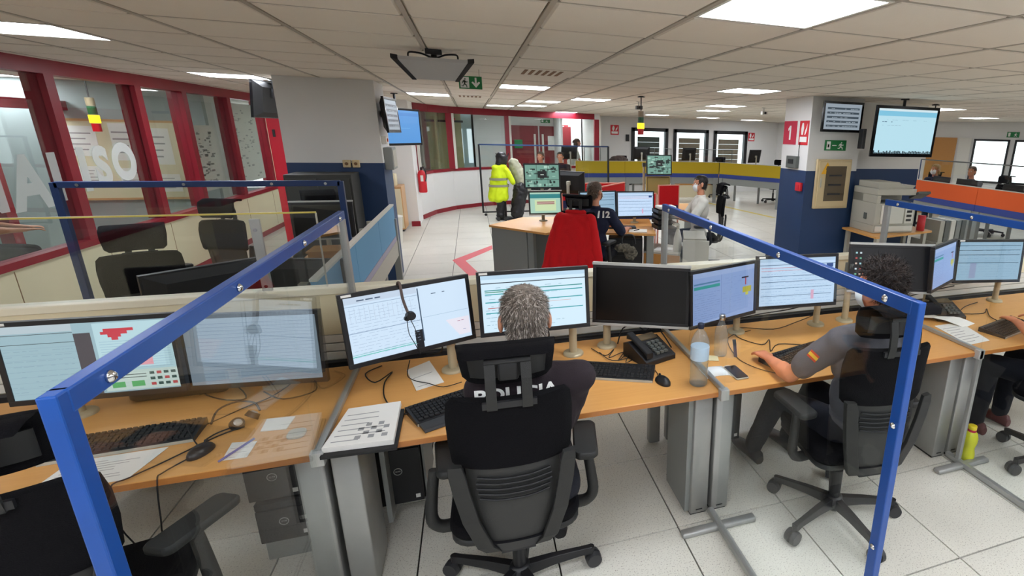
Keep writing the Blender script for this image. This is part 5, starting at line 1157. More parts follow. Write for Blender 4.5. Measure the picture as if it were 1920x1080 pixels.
def tv(label, c, yaw, tilt, w, h, style, seed=1, hang=True, frame='blkg', fw=.03, mount=None):
    t = T('television', label, 'television', c); X = face(c, yaw, tilt); panel_parts(t, X, w, h, style, seed, frame=frame, fw=fw, deep=.07)
    if hang:
        p = X @ Vector((0, h*.2, -.09)); b = MB(); b.cyl((p.x, p.y, p.z), (p.x, p.y, CZ), .018); q = X @ Vector((0, h*.2, -.06)); b.bar((p.x, p.y, p.z), tuple(q), .1, .1); b.lathe([(.05, 0), (.05, .015), (.0, .016)], (p.x, p.y, CZ-.016)); b.build('ceiling_pole', 'blk', t)
    if mount:
        q = X @ Vector((0, 0, -.065)); b = MB(); b.bar(tuple(q), mount, .06, .08); b.build('wall_arm', 'blk', t)
    return t
tv('small black wall television with grey list on the right column', (4.35, 5.55, 2.152), .011, -.02, .6, .36, 'darklist', 21, hang=False, mount=(4.4, 5.76, 2.15), fw=.028)
t = tv('large black television with pale blue desktop, hung right of the column', (5.157, 5.336, 1.996), -.025, -.03, .973, .61, 'bigtv', 22, fw=.035)
b = MB(); b.box(4.5, 5.5, 1.75, 4.56, 5.75, 2.1) if 0 else b.box(4.58, 5.42, 1.78, 4.63, 5.5, 2.02); b.build('speaker', 'blk', t, .005)
tv('television with plain blue picture beyond the left column', (-.97, 9.2, 1.9), math.radians(62), 0, .93, .55, 'bluetv', 23)
tv('thin black television seen edge-on, on the right side of the left column', (-.86, 7.2, 2.03), math.radians(84), .06, .6, .4, 'darklist', 24, hang=False, mount=(-.99, 7.2, 2.05))
tv('black television back hanging at the end of the red glazing', (-2.26, 7.75, 2.17), math.radians(262), .12, .72, .42, 'off', 25)
# small wall boxes on the left column
for k, (x0, x1) in enumerate(((-1.395, -1.315), (-1.3, -1.225))):
    t = T('wall_socket', 'beige wall box %s of the pair on the left column' % ('left' if k == 0 else 'right'), 'socket', ((x0+x1)/2, 6.95, 1.48)); b = MB(); b.box(x0, 6.91, 1.435, x1, 6.949, 1.52); b.build('box', 'panel', t, .008); b = MB(); b.cyl(((x0+x1)/2, 6.91, 1.478), ((x0+x1)/2, 6.903, 1.478), .018); b.build('disc', 'brown', t)
t = T('junction_box', 'grey metal box low on the right side of the left column', 'wall box', (-.97, 7.2, 1.5)); b = MB(); b.box(-.985, 7.05, 1.4, -.89, 7.4, 1.66); b.build('box', 'alug', t, .006); b = MB(); b.box(-.89, 7.08, 1.43, -.885, 7.37, 1.63); b.build('lid', 'pgrey', t)
t = T('thermostat', 'small white wall control beneath the edge-on television', 'thermostat', (-.97, 7.1, 1.75)); b = MB(); b.box(-.985, 7.0, 1.7, -.93, 7.14, 1.79); b.build('box', 'pwhite', t, .006); b = MB(); b.cyl((-.93, 7.07, 1.745), (-.92, 7.07, 1.745), .02); b.build('dial', 'ora', t)
# tall red cabinet end at left
t = T('red_cabinet', 'tall bright red locker beside the left column', 'locker', (-2.5, 9.1, 0)); b = MB(); b.box(-2.68, 9.0, 0, -2.3, 9.5, 2.03); b.build('body', 'brightred', t, .004); b = MB(); b.box(-2.66, 8.985, .05, -2.32, 9.0, 1.98); d_ = b.build('door', 'brightred', t, .003); b = MB(); b.box(-2.62, 8.97, 1.72, -2.59, 8.985, 1.82); b.build('handle', 'blk', d_)
# dark rack in front of the left column
t = T('server_cabinet', 'dark grey cabinet standing in front of the left column', 'cabinet', (-1.5, 6.6, 0)); b = MB(); b.box(-1.86, 6.45, .03, -1.24, 6.9, 1.39); b.build('body', mat('cabinet_olive_grey', '33342f', .5), t, .006)
b = MB(); b.box(-1.84, 6.43, .08, -1.56, 6.45, 1.35); b.build('door', mat('cabinet_olive_grey', '33342f', .5), t, .004); b = MB(); b.box(-1.54, 6.43, .08, -1.26, 6.45, 1.35); b.build('door', mat('cabinet_olive_grey', '33342f', .5), t, .004)
b = MB(); b.box(-1.35, 6.415, 1.12, -1.33, 6.43, 1.22); b.build('handle', 'blk', t)
for k, (x, z) in enumerate(((-1.18, .82), (-1.1, .9))): b = MB(); b.cyl((x, 6.3, .0), (x, 6.35, z), .035, n=14); one('paper_roll', b, 'pgrey', 'rolled-up paper tube leaning by the dark cabinet, %s one' % ('shorter' if k == 0 else 'taller'), 'roll', 'paper rolls', at=(x, 6.3, 0))
# cupboard, bin, fire extinguisher beyond the left column
t = T('low_cupboard', 'low maple cupboard with white doors against the white pier', 'cupboard', (-1.5, 10.9, 0)); b = MB(); b.box(-1.95, 10.72, .04, -1.27, 11.25, .84); b.build('body', 'woodlight', t, .004)
for x0, x1 in ((-1.94, -1.62), (-1.6, -1.29)): b = MB(); b.box(x0, 10.7, .07, x1, 10.72, .8); b.build('door', 'cream', t, .003)
b = MB(); b.box(-1.92, 10.74, 0, -1.3, 11.2, .04); b.build('plinth', 'blk', t)
b = MB(); b.rbox(-1.58, 10.85, .84, -1.36, 11.05, 1.06, .03); one('canister', b, 'cream', 'cream container standing on the low cupboard', 'container', at=(-1.47, 10.95, .84))
b = MB(); b.lathe([(.04, 0), (.045, .02), (.045, .15), (.03, .18), (.015, .2), (.015, .24)], (-1.66, 10.85, .84)); one('hand_soap_bottle', b, 'teal', 'teal bottle standing on the low cupboard', 'bottle', at=(-1.66, 10.85, .84))
b = MB(); b.lathe([(.11, 0), (.15, .45), (.16, .46), (.14, .47)], (-1.32, 9.6, 0)); one('waste_bin', b, 'pwhite', 'white waste bin in front of the low cupboard', 'bin', at=(-1.32, 9.6, 0))
t = T('fire_extinguisher', 'red fire extinguisher mounted at the start of the curved wall', 'extinguisher', (-1.03, 11.55, .62)); c_ = (-.99, 11.75, .62)
b = MB(); b.lathe([(.0, .0), (.07, .0), (.08, .02), (.08, .36), (.06, .42), (.025, .45)], c_, 18); b.build('tank', 'signred', t); b = MB(); b.cyl((-.99, 11.75, 1.06), (-.99, 11.75, 1.12), .022); b.bar((-.99, 11.75, 1.12), (-.93, 11.68, 1.14), .03, .02); b.build('valve', 'blk', t)
b = MB(); b.tube([(-.99, 11.73, 1.1), (-.93, 11.66, 1.12), (-.9, 11.66, .98), (-.92, 11.67, .85)], .012); b.build('hose', 'blk', t); b = MB(); b.box(-1.01, 11.665, .85, -.96, 11.672, .97); b.build('label_plate', 'paper', t)
# ================================================================= LEFT REAR WORKSTATION
def side_screen(label, x, y0, y1, n):
    t = T('desk_screen', label, 'divider', (x, (y0+y1)/2, 0)); L = (y1-y0)/n
    for k in range(n):
        a, e = y0+k*L+.004, y0+(k+1)*L-.004
        b = MB(); b.box(x-.015, a, .83, x+.015, e, 1.13); b.build('blue_panel', 'bluefab', t, .003)
        b = MB(); b.box(x-.016, a, .78, x+.016, e, .83); b.build('lower_band', mat('mauve_band', 'a9a2b4', .7), t)
    b = MB(); b.box(x-.02, y0, .62, x+.02, y1, .78); b.build('beam', 'pgrey', t, .003); b = MB(); b.box(x-.018, y0, 1.13, x+.018, y1, 1.145); b.build('top_strip', 'pwhite', t)
    for y in (y0+.02, y1-.02): b = MB(); b.box(x-.03, y-.03, 0, x+.03, y+.03, 1.0); b.build('post', 'alug', t, .004)
    return t
side_screen('light blue divider row running back behind the left partition', -.80, 2.95, 5.85, 3)
t = T('desk', 'beech desk on the far side of the left divider, facing the other way', 'desk', (-1.8, 3.3, 0)); b = MB(); b.box(-2.7, 2.93, .709, -.86, 3.7, .735); b.build('desktop', 'wood', t, .003)
for x in (-2.65, -.95): b = MB(); b.box(x, 3.0, 0, x+.08, 3.6, .709); b.build('leg', 'alu', t)
t = T('desk', 'beech side desk along the blue divider row', 'desk', (-1.25, 4.9, 0)); b = MB(); b.box(-1.5, 4.75, .709, -.83, 5.8, .735); b.build('desktop', 'wood', t, .003)
for y in (4.8, 5.7): b = MB(); b.box(-1.45, y, 0, -.9, y+.06, .709); b.build('leg', 'alu', t)
def back_monitor(label, c, yaw, w=.52, h=.33, z=.735, style='off', group='monitors seen from behind', silver=False, tilt=.08):
    t = T('monitor', label, 'monitor', (c[0], c[1], z), group); X = face(c, yaw, tilt); panel_parts(t, X, w, h, style, 31, silver=silver, fw=.016)
    p = X @ Vector((0, -.02, -.08)); b = MB(); b.cyl((p.x, p.y, z), (p.x, p.y, c[2]), .02, n=12); q = X @ Vector((0, 0, -.04)); b.bar((p.x, p.y, c[2]-.01), tuple(q), .05, .05); b.build('stand_pole', 'pgrey', t)
    b = MB(); b.lathe([(.1, 0), (.1, .01), (.02, .018)], (p.x, p.y, z), 20); b.build('stand_base', 'blk', t); return t
back_monitor('wide black monitor seen from behind over the left divider', (-1.40, 3.38, .99), math.radians(180+40), .56, .33)
back_monitor('second black monitor from behind, beside the grey upright at left', (-.98, 3.55, .97), math.radians(180-15), .5, .32)
back_monitor('silver-topped monitor in front of the dark cabinet', (-1.33, 5.5, 1.05), .02, .5, .34, .735, 'off', silver=True, tilt=.05)
c1 = dup(ch0, (-2.0, 4.0, 0), math.radians(200), 'black office chair behind the left divider, nearer of the two', 'chairs behind the left divider')
c2 = dup(ch0, (-2.2, 5.35, 0), math.radians(160), 'black office chair behind the left divider, farther of the two', 'chairs behind the left divider')
c3 = dup(ch0, (-1.45, 6.05, 0), math.radians(200), 'black office chair in front of the dark cabinet', 'chairs behind the left divider')
t = T('glass_partition', 'blue-framed glass screen standing crosswise behind the left chairs', 'partition', (-1.7, 4.45, 0))
for (x, z0) in ((-2.52, 0), (-.93, 0)): b = MB(); b.box(x-.02, 4.43, z0, x+.02, 4.47, 1.5); b.build('post', 'blued', t, .003)
b = MB(); b.box(-2.52, 4.43, 1.465, -.93, 4.47, 1.505); b.build('top_bar', 'blued', t, .003); b = MB(); b.box(-2.5, 4.447, .2, -.95, 4.453, 1.465); b.build('glass_pane', 'glass', t)
for x in (-2.4, -1.85, -1.35, -1.02): b = MB(); b.cyl((x, 4.43, 1.485), (x, 4.42, 1.485), .01, n=10); b.build('bolt', 'chrome', t)
for x in (-2.52, -.93): b = MB(); b.box(x-.02, 4.3, 0, x+.02, 4.6, .03); b.build('foot_bar', 'alu', t)
b = MB(); b.lathe([(.03, 0), (.033, .01), (.033, .1), (.0, .1)], (-1.0, 4.05, .0)) if 0 else b.lathe([(.04, 0), (.04, .12), (0, .12)], (-1.0, 3.2, .735)); one('cup', b, 'pwhite', 'white cup on the desk behind the left divider', 'cup', at=(-1.0, 3.2, .735))
paper('white sheet lying on the left rear desk by the chair', [(-1.75, 3.45), (-1.5, 3.4), (-1.47, 3.6), (-1.72, 3.62)], lines=4)
t = T('storage_box', 'orange wooden box behind the blue divider row', 'box', (-1.15, 5.1, .735)); b = MB(); b.box(-1.35, 4.95, .735, -1.0, 5.2, .86); b.build('box', 'woodor', t, .004); b = MB(); b.box(-1.36, 4.94, .86, -.99, 5.21, .875); b.build('lid', 'woodor', t)
# ================================================================= MIDDLE WORKSTATION
t = T('desk', 'beech corner desk with grey side panel left of the red jacket', 'desk', (.6, 6.6, 0), 'middle workstation desks')
b = MB(); b.prism([(.14, 6.8), (.76, 6.1), (1.35, 6.55), (1.2, 7.3), (.6, 7.35)], .715, .74, 'z'); b.build('desktop', 'wood', t, .003)
b = MB(); b.prism([(.17, 6.83), (.56, 6.39), (.6, 6.43), (.21, 6.87)], 0, .715, 'z'); b.build('side_panel', 'alug', t); b = MB(); b.prism([(.57, 6.38), (.63, 6.32), (.67, 6.36), (.61, 6.42)], 0, .715, 'z'); b.build('corner_post', 'alug', t)
b = MB(); b.prism([(.65, 6.36), (.9, 6.3), (1.15, 6.6), (.8, 7.0)], 0.05, .7, 'z'); b.build('cupboard', 'alud', t)
t = T('desk', 'beech desk under the seated man in navy polo shirt', 'desk', (1.75, 6.2, 0), 'middle workstation desks')
b = MB(); b.prism([(1.42, 5.98), (2.02, 5.78), (2.3, 6.9), (1.4, 7.0)], .715, .74, 'z'); b.build('desktop', 'wood', t, .003)
b = MB(); b.prism([(1.93, 5.86), (2.01, 5.83), (2.09, 6.2), (2.01, 6.23)], 0, .715, 'z'); b.build('leg', 'alug', t)
b = MB(); b.prism([(1.5, 6.05), (1.9, 5.93), (2.0, 6.3), (1.6, 6.4)], .03, .66, 'z'); b.build('drawer_unit', 'blk', t, .004)
for k in range(3): b = MB(); b.X = Matrix.Identity(4); b.prism([(1.51, 6.035), (1.89, 5.915), (1.892, 5.92), (1.512, 6.04)], .06+k*.2, .24+k*.2, 'z'); b.build('drawer_front', 'blkm', t)
t = T('pedestal', 'grey drawer pedestal with wooden front before the white box', 'cabinet', (2.1, 5.75, 0)); b = MB(); b.prism([(1.92, 5.93), (2.29, 5.66), (2.52, 6.1), (2.18, 6.4)], .03, .5, 'z'); b.build('body', 'pgrey', t, .004)
for k in range(2): b = MB(); b.prism([(1.915, 5.925), (2.285, 5.655), (2.29, 5.662), (1.92, 5.932)], .05+k*.22, .26+k*.22, 'z'); b.build('drawer_front', 'woodor', t)
paper('white sheet on top of the grey pedestal', [(2.05, 5.95), (2.25, 5.8), (2.38, 6.0), (2.18, 6.15)], z=.501, lines=3)
t = T('pedestal', 'light grey tall box right of the drawer pedestal', 'cabinet', (2.5, 5.9, 0)); b = MB(); b.prism([(2.36, 5.72), (2.62, 5.62), (2.82, 6.15), (2.56, 6.25)], 0, .68, 'z'); b.build('body', 'pgrey', t, .004); b = MB(); b.prism([(2.34, 5.7), (2.64, 5.59), (2.65, 5.61), (2.35, 5.72)], .02, .66, 'z'); b.build('front', 'pwhite', t)
t = T('spray_bottle', 'white spray bottle standing on the grey pedestal', 'bottle', (2.33, 5.85, .5)); b = MB(); b.lathe([(.05, 0), (.055, .02), (.05, .16), (.03, .24), (.016, .28)], (2.33, 5.85, .5)); b.build('body', 'pwhite', t); b = MB(); b.cyl((2.33, 5.85, .78), (2.33, 5.85, .84), .018); b.bar((2.33, 5.85, .83), (2.26, 5.83, .84), .03, .025); b.build('spray_head', 'pgrey', t)
for k in range(4): b = MB(); b.box(2.12, 6.0, .745+k*.065, 2.4, 6.25, .755+k*.065); b.box(2.12, 6.24, .745+k*.065, 2.4, 6.25, .79+k*.065); b.box(2.12, 6.0, .745+k*.065, 2.13, 6.25, .79+k*.065); one('letter_tray', b, 'blk', ['lowest', 'second', 'third', 'topmost'][k]+' black letter tray of the stack beside the middle monitor', 'tray', 'letter tray stack', at=(2.26, 6.1, .745+k*.065))
b = MB(); b.rbox(2.14, 6.02, .995, 2.37, 6.2, 1.03, .02); one('paper_pile', b, 'paper', 'crumpled white papers on top of the letter trays', 'papers', at=(2.25, 6.1, .99))
monitor('black monitor with ruled list in front of the navy-shirted man', 1.978, 6.5, 1.002, -.04, .09, .507, .34, 'rows', 41, polex=2.0, poley=6.62, deskz=.74, group='middle workstation monitors', sticker=False)
monitor('black monitor partly hidden behind the navy-shirted man\'s head', 1.5, 6.6, 1.0, .12, .09, .507, .34, 'steel', 42, polex=1.5, poley=6.74, deskz=.74, group='middle workstation monitors', sticker=False)
monitor('upper camera monitor with green-grey views, left of the red jacket', .831, 6.85, 1.34, .012, .05, .46, .315, 'cctv', 43, polex=.84, poley=6.98, deskz=.74, group='middle workstation monitors', sticker=False)
monitor('lower monitor with teal header under the camera monitor', .853, 6.80, 1.005, .007, .09, .42, .30, 'teal', 44, polex=.84, poley=6.98, deskz=.74, group='middle workstation monitors', sticker=False, silver=True)
b = MB(); b.box(1.17, 7.1, .9, 1.4, 7.2, 1.42) if 0 else b.box(1.13, 6.9, 1.1, 1.3, 7.1, 1.42); o = back_monitor('dark monitor side beside the camera monitor', (1.22, 7.05, 1.24), math.radians(150), .42, .3, .74)
M['olive'] = mat('olive_screen', 'a89a5a', .6)
t = T('desk', 'small beech desk carrying the turned-away camera monitor', 'desk', (2.8, 7.9, 0), 'middle workstation desks'); b = MB(); b.box(2.3, 7.65, .715, 3.5, 8.4, .74); b.build('desktop', 'wood', t, .003)
for x in (2.34, 3.42): b = MB(); b.box(x, 7.7, 0, x+.06, 8.3, .715); b.build('leg', 'alug', t)
monitor('upper monitor with dark camera pictures above the red screens', 2.806, 7.95, 1.421, .006, .1, .43, .32, 'cctv', 45, polex=2.6, poley=8.1, deskz=.74, group='middle workstation monitors', sticker=False)
t = T('monitor', 'olive-backed monitor under the dark camera pictures', 'monitor', (2.833, 8.07, .74), 'middle workstation monitors'); X = face((2.833, 8.05, 1.09), .1, .09); panel_parts(t, X, .43, .29, 'off', 3, frame='olive'); b = MB(); b.X = X; b.box(-.19, -.12, .004, .19, .12, .006); b.build('cover_sheet', 'olive', t); b = MB(); b.cyl((2.83, 8.15, .74), (2.83, 8.15, 1.05), .02); b.build('stand_pole', 'pgrey', t)
def red_screen(label, pts, z0=.74, z1=1.1):
    (x0, y0), (x1, y1) = pts; d = Vector((x1-x0, y1-y0, 0)); L = d.length; X = rotz((x0, y0, 0), math.atan2(d.y, d.x)); t = T('desk_screen', label, 'divider', ((x0+x1)/2, (y0+y1)/2, 0), 'red desk screens')
    b = MB(); b.X = X; b.box(.015, -.012, z0+.1, L-.015, .012, z1); b.build('red_panel', 'redcloth', t); b = MB(); b.X = X; b.box(.015, -.012, z0-.02, L-.015, .012, z0+.1); b.build('navy_band', 'navyfab', t)
    b = MB(); b.X = X; b.box(0, -.015, z1, L, .015, z1+.015); b.box(0, -.015, .0, .015, .015, z1); b.box(L-.015, -.015, .0, L, .015, z1); b.build('rim', mat('salmon_rim', 'd98a78', .5), t)
red_screen('red divider behind the middle monitors', [(1.35, 7.12), (2.42, 6.95)], z1=1.08)
red_screen('red divider panel left of the white-shirted man', [(2.62, 7.45), (2.98, 7.5)], z1=1.14)
red_screen('red divider running back behind the navy-shirted man', [(1.5, 7.2), (2.3, 8.2)], z1=1.12)
red_screen('short red divider above the man\'s head', [(1.3, 8.3), (2.25, 8.3)], z1=1.1)
# seated people in the middle
ch4 = dup(ch0, (1.17, 5.82, 0), math.radians(-30), 'black office chair with a red jacket hung over its back')
p4, sh4, H4, W4 = person('man in navy polo shirt with numbers on his back at the middle desk', (1.27, 5.80), math.radians(-30), hz=.53, lean=.02, hands={-1: (1.62, 6.12, .78), 1: (1.72, 6.0, .78)}, vox=.01, shirt='navycloth', hair='greybrown', hairlen=.014, mask=True, headturn=-.35, sleeve=.9)
print_on('112', .1, face((1.24, 5.5, 1.0), math.radians(-30)), 'signwhite', p4, sh4, (math.sin(math.radians(30)), math.cos(math.radians(30)), 0), .004)
cjX = Matrix.Translation((1.17, 5.82, 0)) @ Matrix.Rotation(math.radians(-30), 4, 'Z'); J = lambda x, y, z: tuple(cjX @ Vector((x, y, z)))
tj = T('jacket', 'bright red fleece jacket hanging over the back of the middle chair', 'jacket', (1.03, 5.55, .3))
blob('jacket_body', [('c', J(-.15, -.33, 1.0), J(.15, -.33, 1.0), .055, .055)]+[('c', J(x, -.345, .97), J(x*1.45, -.42, .4+.05*abs(k-2)), .062, .085) for k, x in enumerate((-.15, -.08, 0, .08, .15))]+[('e', J(0, -.38, .7), (.2, .09, .3), Matrix.Rotation(math.radians(-30), 4, 'Z'))], 'redcloth', tj, .012, 12, wr=.011, wrs=8)
for s_ in (-1, 1): blob('sleeve', [('c', J(s_*.17, -.33, 1.0), J(s_*.25, -.4, .7), .06, .062), ('c', J(s_*.25, -.4, .7), J(s_*.31, -.46, .42), .06, .05)], 'redcloth', tj, .012, 6, wr=.009, wrs=10)
blob('jacket_collar', [('c', J(-.09, -.31, 1.06), J(.09, -.31, 1.06), .03, .03)], 'redcloth', tj, .01, 3)
ch5 = dup(ch0, (3.08, 6.75, 0), math.radians(75), 'black mesh office chair under the man in the white shirt')
p5, sh5, H5, W5 = person('dark-haired man in a white shirt sitting in profile, wearing a mask', (3.0, 6.75), math.radians(80), hz=.52, lean=-.02, hands={-1: (2.6, 6.7, .78), 1: (2.65, 6.95, .8)}, vox=.01, shirt='whitecloth', hair='black', hairlen=.014, mask=True, hnod=0, sleeve=.8)
# shoulder bag / patterned bag beside the navy-shirted man
tb = T('cloth_bag', 'camouflage cloth bag hanging at the man\'s hip by the desk', 'bag', (1.66, 5.72, .42)); blob('bag_body', [('e', (1.6, 5.74, .6), (.1, .05, .06)), ('e', (1.68, 5.7, .54), (.08, .05, .09))], mat('camo_cloth', '5f5b50', .9, var=.8, vscale=34), tb, .01, 3, wr=.014, wrs=22)
b = MB(); b.tube([(1.58, 5.72, .64), (1.6, 5.74, .74), (1.72, 5.74, .74), (1.74, 5.72, .64)], .01); b.build('strap', 'blk', tb)
t = T('note_pad', 'white note pad with a black pen on the middle desk', 'note pad', (1.85, 5.97, .74)); b = MB(); b.prism([(1.72, 5.93), (1.93, 5.86), (1.99, 6.04), (1.78, 6.1)], .741, .752, 'z'); b.build('pad', 'paper', t); b = MB(); b.cyl((1.8, 5.97, .757), (1.88, 6.02, .757), .005); b.build('pen', 'blk', t)
b = MB(); b.rbox(.95, 6.55, .741, 1.25, 6.7, .77, .02); one('keyboard', b, 'blk', 'black keyboard on the corner desk under the teal monitor', 'keyboard', at=(1.1, 6.6, .741))
b = MB(); b.X = rotz((1.7, 6.25, .741), -.2); b.rbox(-.2, -.07, 0, .2, .07, .022, .01); b.X = Matrix.Identity(4); one('keyboard', b, 'blk', 'black keyboard in front of the navy-shirted man', 'keyboard', at=(1.7, 6.25, .741))
# rolling glass frame, hi-vis vest on stand, trolley
t = T('glass_partition', 'tall thin black-framed glass screen on castors before the curved wall', 'partition', (1.65, 12.5, 0))
for x in (.16, 3.1): b = MB(); b.box(x-.02, 12.48, .06, x+.02, 12.52, 1.58); b.build('post', 'blk', t); b = MB(); b.cyl((x+.05, 12.4, .03), (x+.05, 12.43, .03), .03); b.build('castor', 'blk', t)
for z in (.06, 1.56): b = MB(); b.box(.16, 12.48, z, 3.1, 12.52, z+.03); b.build('rail', 'blk' if z < 1 else 'navy', t)
b = MB(); b.box(.18, 12.497, .09, 3.08, 12.503, 1.56); b.build('glass_pane', 'glass', t)
t = T('coat_stand', 'dark coat stand with a hat on top left of the camera monitors', 'coat stand', (.62, 11.9, 0)); b = MB(); b.cyl((.62, 11.9, .02), (.62, 11.9, 1.4), .025); b.lathe([(.22, 0), (.22, .03), (.03, .06)], (.62, 11.9, 0)); b.build('pole', 'blk', t)
for a in range(4): b = MB(); b.tube([(.62, 11.9, 1.3), (.62+.1*math.cos(a*1.57), 11.9+.1*math.sin(a*1.57), 1.34), (.62+.13*math.cos(a*1.57), 11.9+.13*math.sin(a*1.57), 1.42)], .01); b.build('hook', 'blk', t)
th = T('black_jacket', 'black jacket bunched on top of the coat stand', 'jacket', (.6, 11.85, 1.15)); blob('cloth', [('e', (.6, 11.84, 1.3), (.13, .1, .16)), ('c', (.56, 11.8, 1.3), (.5, 11.78, 1.12), .06, .05)], 'blk', th, .015, 3, wr=.02, wrs=12)
tv_ = T('hi_vis_vest', 'fluorescent yellow safety jacket hanging on the coat stand', 'safety vest', (.55, 11.8, .35))
blob('vest_body', [('c', (.45, 11.78, 1.12), (.62, 11.78, 1.12), .07, .07), ('c', (.47, 11.78, 1.1), (.36, 11.76, .5), .08, .1), ('c', (.6, 11.78, 1.1), (.6, 11.76, .5), .08, .1), ('c', (.53, 11.78, 1.1), (.48, 11.74, .5), .08, .12)], 'hivis', tv_, .018, 4, wr=.018, wrs=9)
blob('sleeve', [('c', (.66, 11.76, 1.08), (.8, 11.74, .82), .07, .06)], 'hivis', tv_, .018, 3, wr=.012)
for z, x0, x1 in ((.86, .34, .7), (.72, .31, .71)):
    b = MB(); b.loft([[(.505+(x1-x0)/2*1.06*math.cos(a), 11.765+.135*math.sin(a), zz) for a in [2*PI*i/24 for i in range(24)]] for zz in (z, z+.05)], caps=False); b.build('reflective_band', 'reflect', tv_)
ts = T('garment_bag', 'pale grey-green jacket hanging behind the camera monitor', 'jacket', (.95, 11.9, .6)); blob('cloth', [('c', (.85, 11.95, 1.2), (1.05, 11.95, .7), .12, .16)], mat('pale_olive_cloth', 'a9aa93', .9), ts, .02, 3, wr=.02)
ts = T('black_bag', 'black bags on a trolley below the hi-vis jacket', 'bag', (.75, 11.75, .05)); blob('bag', [('c', (.5, 11.75, .1), (.55, 11.8, .42), .09, .1), ('c', (.85, 11.7, .15), (.95, 11.75, .65), .14, .16)], 'blk', ts, .02, 3, wr=.02)
for x in (.45, .6, .85): b = MB(); b.cyl((x, 11.62, .04), (x, 11.66, .04), .04); b.build('wheel', 'rubber', ts)
# printer on its table
t = T('table', 'beech side table carrying the copier by the right column', 'table', (5.2, 5.35, 0)); b = MB(); b.prism([(4.62, 5.0), (5.75, 5.22), (5.78, 5.7), (4.68, 5.72)], .715, .74, 'z'); b.build('tabletop', 'wood', t, .003)
for x, y in ((4.68, 5.05), (5.68, 5.28), (5.7, 5.64), (4.74, 5.66)): b = MB(); b.box(x, y, 0, x+.05, y+.05, .715); b.build('leg', 'pgrey', t)
b = MB(); b.box(4.7, 5.1, .3, 5.7, 5.6, .33); b.build('shelf', 'blk', t)
b = MB(); b.box(4.85, 5.12, .33, 5.35, 5.5, .5); one('cardboard_box', b, 'woodlight', 'brown box on the shelf under the copier', 'box', at=(5.1, 5.3, .33), bevel=.003)
t = T('copier', 'large beige copier with open output tray standing on the side table', 'printer', (5.05, 5.45, .74)); X = rotz((5.08, 5.46, .741), -.08)
def C(name, q, m, bev=.006, par=None): b = MB(); b.X = X; b.box(*q); return b.build(name, m, par or t, bev)
C('base', (-.3, -.26, 0, .3, .24, .1), 'pgrey'); C('body', (-.3, -.26, .1, .3, .24, .38), 'pgrey'); C('rear_column', (-.3, .02, .38, .3, .24, .48), 'pgrey'); C('output_tray', (-.22, -.24, .38, .24, .02, .395), 'alud'); C('side_wall', (-.3, -.26, .38, -.24, .24, .48), 'pgrey')
C('scanner', (-.3, -.26, .48, .28, .24, .56), 'pgrey', .01); b = MB(); b.X = X; b.prism([(-.26, .56), (.26, .56), (.3, .6), (.1, .6), (.05, .64), (-.26, .64)], -.2, .2, 'y'); b.build('document_feeder', 'pgrey', t, .008)
b = MB(); b.X = X @ Matrix.Translation((.36, -.22, .46)) @ Matrix.Rotation(-.5, 4, 'X'); b.box(-.09, -.1, 0, .1, .08, .03); b.build('control_panel', 'alud', t, .004)
C('front_door', (-.22, -.272, .12, .12, -.26, .36), 'pwhite'); C('label_strip', (.14, -.272, .12, .27, -.26, .37), 'pwhite')
for k in range(4): C('label_mark', (.165, -.276, .15+k*.055, .24, -.272, .18+k*.055), 'blk', 0)
C('paper_drawer', (-.28, -.272, .02, .28, -.26, .09), 'pwhite'); C('side_badge', (-.306, -.1, .16, -.3, -.04, .24), 'alud', 0)
# ================================================================= FAR COUNTERS
def counter(label, pts, z0, z1, m, side=1, bw=.11, group='counters with coloured screens', zb=.62, dp=.78):
    x, y = pts[0]; t = T('counter', label, 'counter', (x, y, 0), group); n_ = len(pts)-1
    for (x0, y0), (x1, y1) in zip(pts, pts[1:]):
        d = Vector((x1-x0, y1-y0, 0)); L = d.length; X = rotz((x0, y0, 0), math.atan2(d.y, d.x)); s = side; np_ = max(1, round(L/1.7))
        for k in range(np_):
            a, e = k*L/np_+.004, (k+1)*L/np_-.004
            b = MB(); b.X = X; b.box(a, -.02, z0, e, .02, z1); b.build('fabric_panel', m, t, .003); b = MB(); b.X = X; b.box(a, -.022, z0-bw, e, .022, z0); b.build('lower_band', 'purpfab', t)
            b = MB(); b.X = X; b.box(a+.02, -.03, 0, a+.12, .05, z0-bw); b.build('leg', 'alug', t)
            if k == np_-1: b = MB(); b.X = X; b.box(e-.14, -.03, 0, e-.05, .05, z0-bw); b.build('leg', 'alug', t)
        b = MB(); b.X = X; b.box(0, -.01, zb-.08, L, .03, z0-bw); b.build('beam', 'alug', t); b = MB(); b.X = X; b.box(0, 0.0*s, .71, L, s*dp, .735); b.build('desktop', 'wood', t)
        b = MB(); b.X = X
        for k in range(int(L/.8)+1): b.box(min(k*.8+.1, L-.05), s*(dp-.08), 0, min(k*.8+.15, L), s*(dp-.03), .71)
        b.build('rear_legs', 'alug', t)['kind'] = 'stuff'
        b = MB(); b.X = X; b.box(0, -.022, z1, L, .022, z1+.012); b.build('top_edge', 'pgrey', t)
    return t
counter('orange-fronted counter at the right side of the hall', [(8.95, 9.1), (8.66, 7.0), (8.4, 4.9)], .79, 1.1, 'ora', 1, .115)
counter('yellow-fronted counter, straight part before the windows', [(2.6, 14.1), (5.33, 14.1), (6.7, 13.8)], .83, 1.15, 'yel', 1, dp=.42)
counter('yellow-fronted counter, part turning toward the viewer', [(6.72, 13.78), (7.78, 12.1)], .83, 1.15, 'yel', 1)
k = 0
